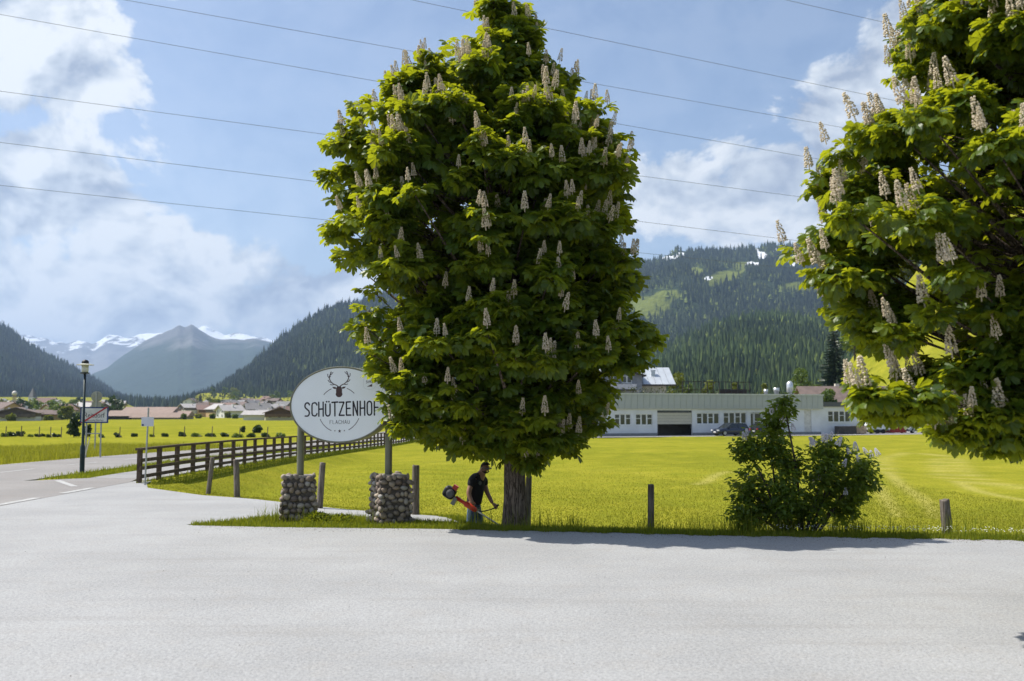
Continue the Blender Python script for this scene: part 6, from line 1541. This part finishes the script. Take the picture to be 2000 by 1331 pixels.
    cap('hair', lambda q: q.z > .070 + max(0, q.x) * .25 or (q.x < -.03 and q.z > -.04), 1.02, M_H); cap('beard', lambda q: q.x > .0 and q.z < -.052, 1.03, M_H)
    m = MB(); g = plain('safety_glasses', (.10, .10, .11), .1); pts = [hc + side * s * .1 + fx * .02 + upv * .025 for s in (-1, 1)]
    m.tube([pts[0] - fx * .03, pts[0] + fx * .05, hc + fx * .108 - side * .06 + upv * .022, hc + fx * .122 + upv * .02, hc + fx * .108 + side * .06 + upv * .022, pts[1] + fx * .05, pts[1] - fx * .03], [.005, .006, .016, .014, .016, .006, .005], 8); m.build('glasses', g, root)
    m = MB(); c = Vector(chest) + Vector((.08, -.19, .12)); m.add([c + Vector((.035 * math.cos(t * .785), -.002, .045 * math.sin(t * .785))) for t in range(8)], [tuple(range(8))]); m.build('shirt_print', plain('grey_print', (.09, .10, .09), .9), root)
    # brush cutter: held, so a thing of its own
    r = empty('brush_cutter', (hip.x, D, zg)); tag(r, 'brush cutter with black engine and red shaft cover held by the person', 'brush cutter')
    M_K = plain('black_plastic', (.010, .010, .012), .5); M_O = plain('orange_red_plastic', (.55, .045, .02), .4); M_SH2 = plain('shaft_aluminium', (.42, .42, .42), .35, .7)
    A = Vector(B(-.34, -.30, .155)); E = Vector((.92, -.52, .10)); d = (E - A).normalized(); q = d.to_track_quat('Z', 'Y').to_matrix()
    m = MB(); m.tube([A - d * .05, A + d * .9, E], [.017, .017, .017], 12); m.build('shaft', M_SH2, r, smooth=True)
    m = MB(); m.tube([A - d * .02, A + d * .20, A + d * .22, A + d * .47, A + d * .50], [.042, .038, .06, .052, .026], 14); m.build('shaft_cover', M_O, r, smooth=True)
    bm = bmesh.new(); bmesh.ops.create_icosphere(bm, subdivisions=4, radius=.62); [setattr(v, 'co', Vector([math.copysign(abs(c / .62) ** .55, c) * .5 for c in v.co])) for v in bm.verts]; m_ = bpy.data.meshes.new('engine_housing'); bm.to_mesh(m_); bm.free(); m_.materials.append(M_K); m_.polygons.foreach_set('use_smooth', [True] * len(m_.polygons))
    o = link('engine_housing', m_, r); o.matrix_local = Matrix.Translation(A - d * .15 + Vector((-.02, 0, .03))) @ q.to_4x4() @ Matrix.Diagonal((.22, .25, .26, 1))
    m = MB(); m.box(A - d * .10 + Vector((.05, -.03, .14)), (.10, .14, .10), M=q); m.build('starter_cover', M_O, r)
    m = MB(); m.lathe([(.085, 0), (.085, .03), (.05, .05)], 16, A - d * .15 + Vector((0, -.125, .02)), M=Matrix.Rotation(math.pi / 2, 3, 'X')); m.build('recoil_cover', plain('grey_plastic', (.12, .12, .13), .4), r)
    m = MB(); m.box(A - d * .03 + Vector((-.02, -.01, -.08)), (.12, .16, .08), M=q); m.build('fuel_tank', plain('smoky_tank', (.22, .22, .20), .3), r)
    wl = Vector(wrL) + Vector((.08, -.04, -.07)); wr_ = Vector(wrR) + Vector((.05, -.01, -.08)); at_ = A + d * .52
    m = MB(); m.tube([wr_ + Vector((0, 0, .05)), wr_, wr_ + Vector((.03, -.02, -.05)), at_ + Vector((0, 0, .03)), at_ + Vector((.1, -.02, .0)), wl + Vector((-.12, 0, -.05)), wl + Vector((-.02, 0, -.01)), wl + Vector((.04, 0, .05))], .012, 10); m.build('handlebar', M_K, r, smooth=True)
    m = MB(); m.tube([wl + Vector((-.03, 0, -.02)), wl + Vector((.045, 0, .055))], .02, 12); m.build('grip', M_K, r); m = MB(); m.tube([wr_ + Vector((0, 0, .06)), wr_ + Vector((.01, -.01, -.04))], .021, 12); m.build('grip', M_K, r)
    m = MB(); m.lathe([(.05, -.04), (.07, -.02), (.07, .02), (.03, .05)], 16, E + Vector((.02, 0, -.04))); m.build('cutting_head', M_K, r)
    m = MB(); m.add([E + Vector((.22 * math.cos(t), .22 * math.sin(t), z)) for z in (-.02, .02) for t in np.linspace(R(110), R(250), 9)] + [E + Vector((0, 0, -.01)), E + Vector((0, 0, .03))], [(i, i + 1, i + 10, i + 9) for i in range(8)] + [(i + 9, i + 10, 19) for i in range(8)] + [(i + 1, i, 18) for i in range(8)]); m.build('guard', M_K, r)
person()
# ------------------------------------------------------------------ grass, flowers, small litter
def blades(name, label, pts, hmin, hmax, width, mat, seed, bend=.5, cat='grass'):
    rg = np.random.default_rng(seed); n = len(pts); z = H(pts[:, 0], pts[:, 1]) - .03
    h = rg.uniform(hmin, hmax, n) * (.6 + .6 * rg.random(n)); a = rg.random(n) * 6.283; b = rg.random(n) * 6.283; k = rg.random(n) * bend
    wx, wy = np.cos(a) * width, np.sin(a) * width; bx, by = np.cos(b) * k * h, np.sin(b) * k * h
    x, y = pts[:, 0], pts[:, 1]
    V = np.stack([np.stack([x - wx, y - wy, z], -1), np.stack([x + wx, y + wy, z], -1), np.stack([x + wx * .7 + bx * .35, y + wy * .7 + by * .35, z + h * .6], -1), np.stack([x - wx * .7 + bx * .35, y - wy * .7 + by * .35, z + h * .6], -1), np.stack([x + bx, y + by, z + h * (1 - .3 * k)], -1)], 1)
    F = np.array([(0, 1, 2), (0, 2, 3), (3, 2, 4)])[None] + (np.arange(n) * 5)[:, None, None]
    o = link(name, npmesh(name, V.reshape(-1, 3), F.reshape(-1, 3), mat, {'rnd': np.repeat(rg.random(n), 5)})); tag(o, label, cat, kind='stuff'); return o
def mat_blade(name, dark, mid, dry, tr, patch=.35):
    t = NT(name); r = t.attr('rnd'); n = t.noise(t.pos(), .7, 4, .6)
    c = t.ramp(t.math('ADD', t.math('MULTIPLY', r, 1 - patch), t.math('MULTIPLY', n, patch)), [(.1, dark), (.5, mid), (.88, dry)])
    return t.done(t.leaf(c, tr, .4, .6, .15))
M_BL = mat_blade('verge_grass_blade', (.060, .105, .008), (.125, .170, .012), (.25, .23, .04), (.32, .35, .018))
M_BM = mat_blade('meadow_grass_blade', (.155, .180, .018), (.24, .25, .024), (.34, .30, .055), (.38, .375, .028), .5)
rg = np.random.default_rng(4)
# verge strip along the forecourt and the island round the pillars
def strip(n, x0, x1, w0, w1, seed):
    g = np.random.default_rng(seed); x = g.uniform(x0, x1, n); y = front(x) - .10 + g.random(n) ** 1.3 * (w1) + w0 + .06 * np.sin(x * 7) + .05 * np.sin(x * 17 + 1); p = np.stack([x, y], -1); return p
P1 = strip(30000, -1.0, 12, .0, 1.3, 1)
ix = rg.uniform(-6.3, -.8, 40000); iy = rg.uniform(19.0, 22.0, 40000); s_ = seg_dist(ix, iy, FORE); keep = (s_ > -.07)
P2 = np.stack([ix[keep], iy[keep]], -1); P2 = P2[P2[:, 1] < front(P2[:, 0]) + 2.9][:16000]
blades('verge_grass', 'ragged uncut grass along the forecourt edge and round the pillars', np.concatenate([P1, P2]), .045, .14, .006, M_BL, 5)
# taller stalks here and there
P3 = strip(1500, -1.2, 12, .1, .9, 6); P3 = P3[np.array([noise.noise(Vector((a * .9, b, 3))) > .0 for a, b in P3])]
tuft = np.concatenate([rg.normal((cx, cy), (.18, .10), (n, 2)) for cx, cy, n in [(-4.85, 20.3, 130), (-4.2, 20.25, 90), (-2.9, 19.9, 60), (5.0, 18.6, 200), (4.2, 18.5, 160), (6.2, 18.4, 160), (2.75, 19.3, 60), (1.2, 19.6, 90), (.45, 19.3, 70), (-.75, 19.6, 60), (7.8, 18.1, 50)]])
blades('tall_grass', 'taller seeding stalks standing in the verge', np.concatenate([P3, tuft]), .22, .48, .005, M_BL, 7, .35)
# short meadow grass, mown
gx_ = rg.uniform(-11, 16, 150000); gy_ = 19.6 + rg.exponential(9.0, 150000); k_m = (np.abs(gx_) < gy_ * .56) & (paved(gx_, gy_) > .02) & (gy_ > front(gx_) + .9)
blades('meadow_grass', 'short mown grass of the meadow nearest the forecourt', np.stack([gx_[k_m], gy_[k_m]], -1), .02, .055, .010, M_BM, 8, .9)
# long grass beyond the road
lx = rg.uniform(-36, -21.5, 34000); ly = rg.uniform(34, 80, 34000); kl = (paved(lx, ly) > .05) & (lx > -ly * .56); lx, ly = lx[kl], ly[kl]
blades('roadside_grass', 'long unmown grass along the far side of the road', np.stack([lx, ly], -1), .20, .45, .016, M_BM, 9, .5)
vx = rg.uniform(-15.6, -13.6, 16000); vy = rg.uniform(33, 75, 16000); kv = paved(vx, vy) > -.05; blades('road_verge_grass', 'green tongue of grass between road and footpath at the lamp', np.stack([vx[kv], vy[kv]], -1), .08, .22, .010, M_BL, 10)
fx_ = fencex(np.linspace(31, 110, 9000)) + rg.uniform(-.15, .9, 9000); fy_ = np.linspace(31, 110, 9000); blades('fence_grass', 'rough grass growing along the foot of the rail fence', np.stack([fx_, fy_], -1), .06, .2, .010, M_BL, 11)
# unpaved patch round the trunk of the second chestnut
def pit():
    c = (TREE2.x + .1, TREE2.y); pts = [(c[0] + (1.15 + .12 * math.sin(3 * t + 1)) * math.cos(t), c[1] + (.95 + .1 * math.sin(4 * t)) * math.sin(t)) for t in np.linspace(0, 6.283, 29)[:-1]]
    mb = MB(); mb.add([(a, b, .006) for a, b in pts] + [(c[0], c[1], .03)], [(i, (i + 1) % 28, 28) for i in range(28)]); tag(mb.build('tree_pit', plain('dark_soil', (.075, .060, .042), .95, var=.3, scale=7, bump=.6)), kind='structure')
    g = np.random.default_rng(2); n = 5000; a = g.random(n) * 6.283; r = np.sqrt(g.random(n)); blades('pit_grass', 'grass growing round the foot of the second chestnut', np.stack([c[0] + r * 1.2 * np.cos(a), c[1] + r * 1.0 * np.sin(a)], -1), .06, .16, .006, M_BL, 21)
pit()
# grass clippings heaped beside the shaded pillar
def heap():
    c = (-3.75, 20.35); g = np.random.default_rng(3); n = 5200; a = g.random(n) * 6.283; r = np.sqrt(g.random(n)); x = c[0] + r * np.cos(a) * .72; y = c[1] + r * np.sin(a) * .42; hz = .26 * (1 - r ** 1.6) * (1 + .3 * np.sin(x * 9)) + h1(*c)
    T = np.array([(-.5, -.05, 0), (.5, -.05, 0), (.5, .05, 0), (-.5, .05, 0)]); f = g.normal(size=(n, 3)) * np.array([1, 1, .5])
    V, F = instance(T, np.array([(0, 1, 2), (0, 2, 3)]), np.stack([x, y, hz * g.uniform(.8, 1.05, n)], -1), rotmats(f, g.normal(size=(n, 3))), g.uniform(.08, .22, n))
    root = empty('clipping_heap', (0, 0, 0)); tag(root, 'heap of cut grass and hedge clippings between the two stone pillars', 'grass heap')
    o = link('clippings', npmesh('clippings', V, F, M_BL, {'rnd': np.repeat(g.random(n), 4)}), root); o['kind'] = 'stuff'
    m = MB(); m.lathe([(1.0, 0), (.8, .45), (.45, .8), (.05, 1.0)], 18, (0, 0, 0)); me = m.mesh('core', plain('dark_compost', (.03, .035, .012), .95, var=.3, scale=9)); q = link('core', me, root); q.location = (c[0], c[1], h1(*c) - .03); q.scale = (.62, .36, .2)
heap()
# daisies along the verge on the right
def daisies():
    g = np.random.default_rng(8); xs = g.uniform(4.5, 11, 420); ys = front(xs) + .15 + g.random(420) * .8; z = H(xs, ys); mb = MB()
    for x, y, zz in zip(xs, ys, z):
        h = g.uniform(.09, .17); r = g.uniform(.010, .018); mb.add([(x + r * math.cos(t * 1.047), y + r * math.sin(t * 1.047) * .9, zz + h + .004 * (t % 2)) for t in range(6)], [tuple(range(6))])
    o = mb.build('daisies', plain('daisy_white', (.78, .78, .74), .8)); tag(o, 'white daisies scattered in the verge grass', 'flowers', kind='stuff')
daisies()
# grit and crumbs swept to the edge of the paving
def grit():
    g = np.random.default_rng(12); n = 2600; x = g.uniform(-6, 12, n); y = front(x) - np.abs(g.normal(0, .35, n)) - .02; n2 = 260; x = np.concatenate([x, g.uniform(-9, 9, n2)]); y = np.concatenate([y, g.uniform(7.5, 18, n2)]); n += n2
    ok = seg_dist(x, y, FORE) < -.03; x, y = x[ok], y[ok]; n = len(x); r = g.uniform(.003, .010, n)
    T = np.array([(1, 0, 0), (-.5, .87, 0), (-.5, -.87, 0), (0, 0, 1.0)]); V, F = instance(T, np.array([(0, 1, 3), (1, 2, 3), (2, 0, 3)]), np.stack([x, y, H(x, y)], -1), rotmats(np.stack([g.normal(size=n), g.normal(size=n), np.zeros(n)], -1), np.tile([0, 0, 1.], (n, 1))), r)
    tag(link('grit', npmesh('grit', V, F, plain('grey_grit', (.20, .18, .16), .9, var=.4, scale=40))), 'loose grit swept along the forecourt edge', 'grit', kind='stuff')
grit()

# ------------------------------------------------------------------ many alike: say which one, counted along the picture
ORD = 'first second third fourth fifth sixth seventh eighth ninth tenth eleventh twelfth thirteenth fourteenth fifteenth sixteenth seventeenth eighteenth nineteenth twentieth'.split()
ORD += ['twenty-' + w for w in ORD[:9]] + ['thirtieth'] + ['thirty-' + w for w in ORD[:9]]
bpy.context.view_layer.update()
for grp, what in [('hazy houses before the long slope', 'house on the rising ground before the long slope, {} counting from the hall'), ('hazy houses below the church', 'small house below the church, {} from the picture edge'),
                  ('trees of the hillside wood edge', 'leafy tree on the hillside crest, {} counting from the tall spruce'), ('scattered hamlet spruces', 'small dark hamlet spruce, {} counting from the hall'),
                  ('scattered leafy hamlet trees', 'light leafy hamlet tree, {} counting from the hall'), ('low shrubs crossing the far meadow', 'low meadow shrub of the long row, {} from the picture edge'),
                  ('stakes crossing the far meadow', 'thin stake in the far meadow shrub row, {} from the picture edge'), ('green garden trees of the far village', 'round green village garden tree, {} from the picture edge'),
                  ('pale garden trees of the far village', 'pale green village garden tree, {} from the picture edge'), ('garden trees between the houses below the church', 'garden tree between the houses below the church, {} from the picture edge')]:
    obs = [o for o in bpy.data.objects if o.parent is None and o.get('group') == grp]
    obs.sort(key=lambda o: o.location.x / max(1, o.location.y))
    for i, o in enumerate(obs): o['label'] = (o.get('look', '') + ' ' + what.format(ORD[i])).strip()
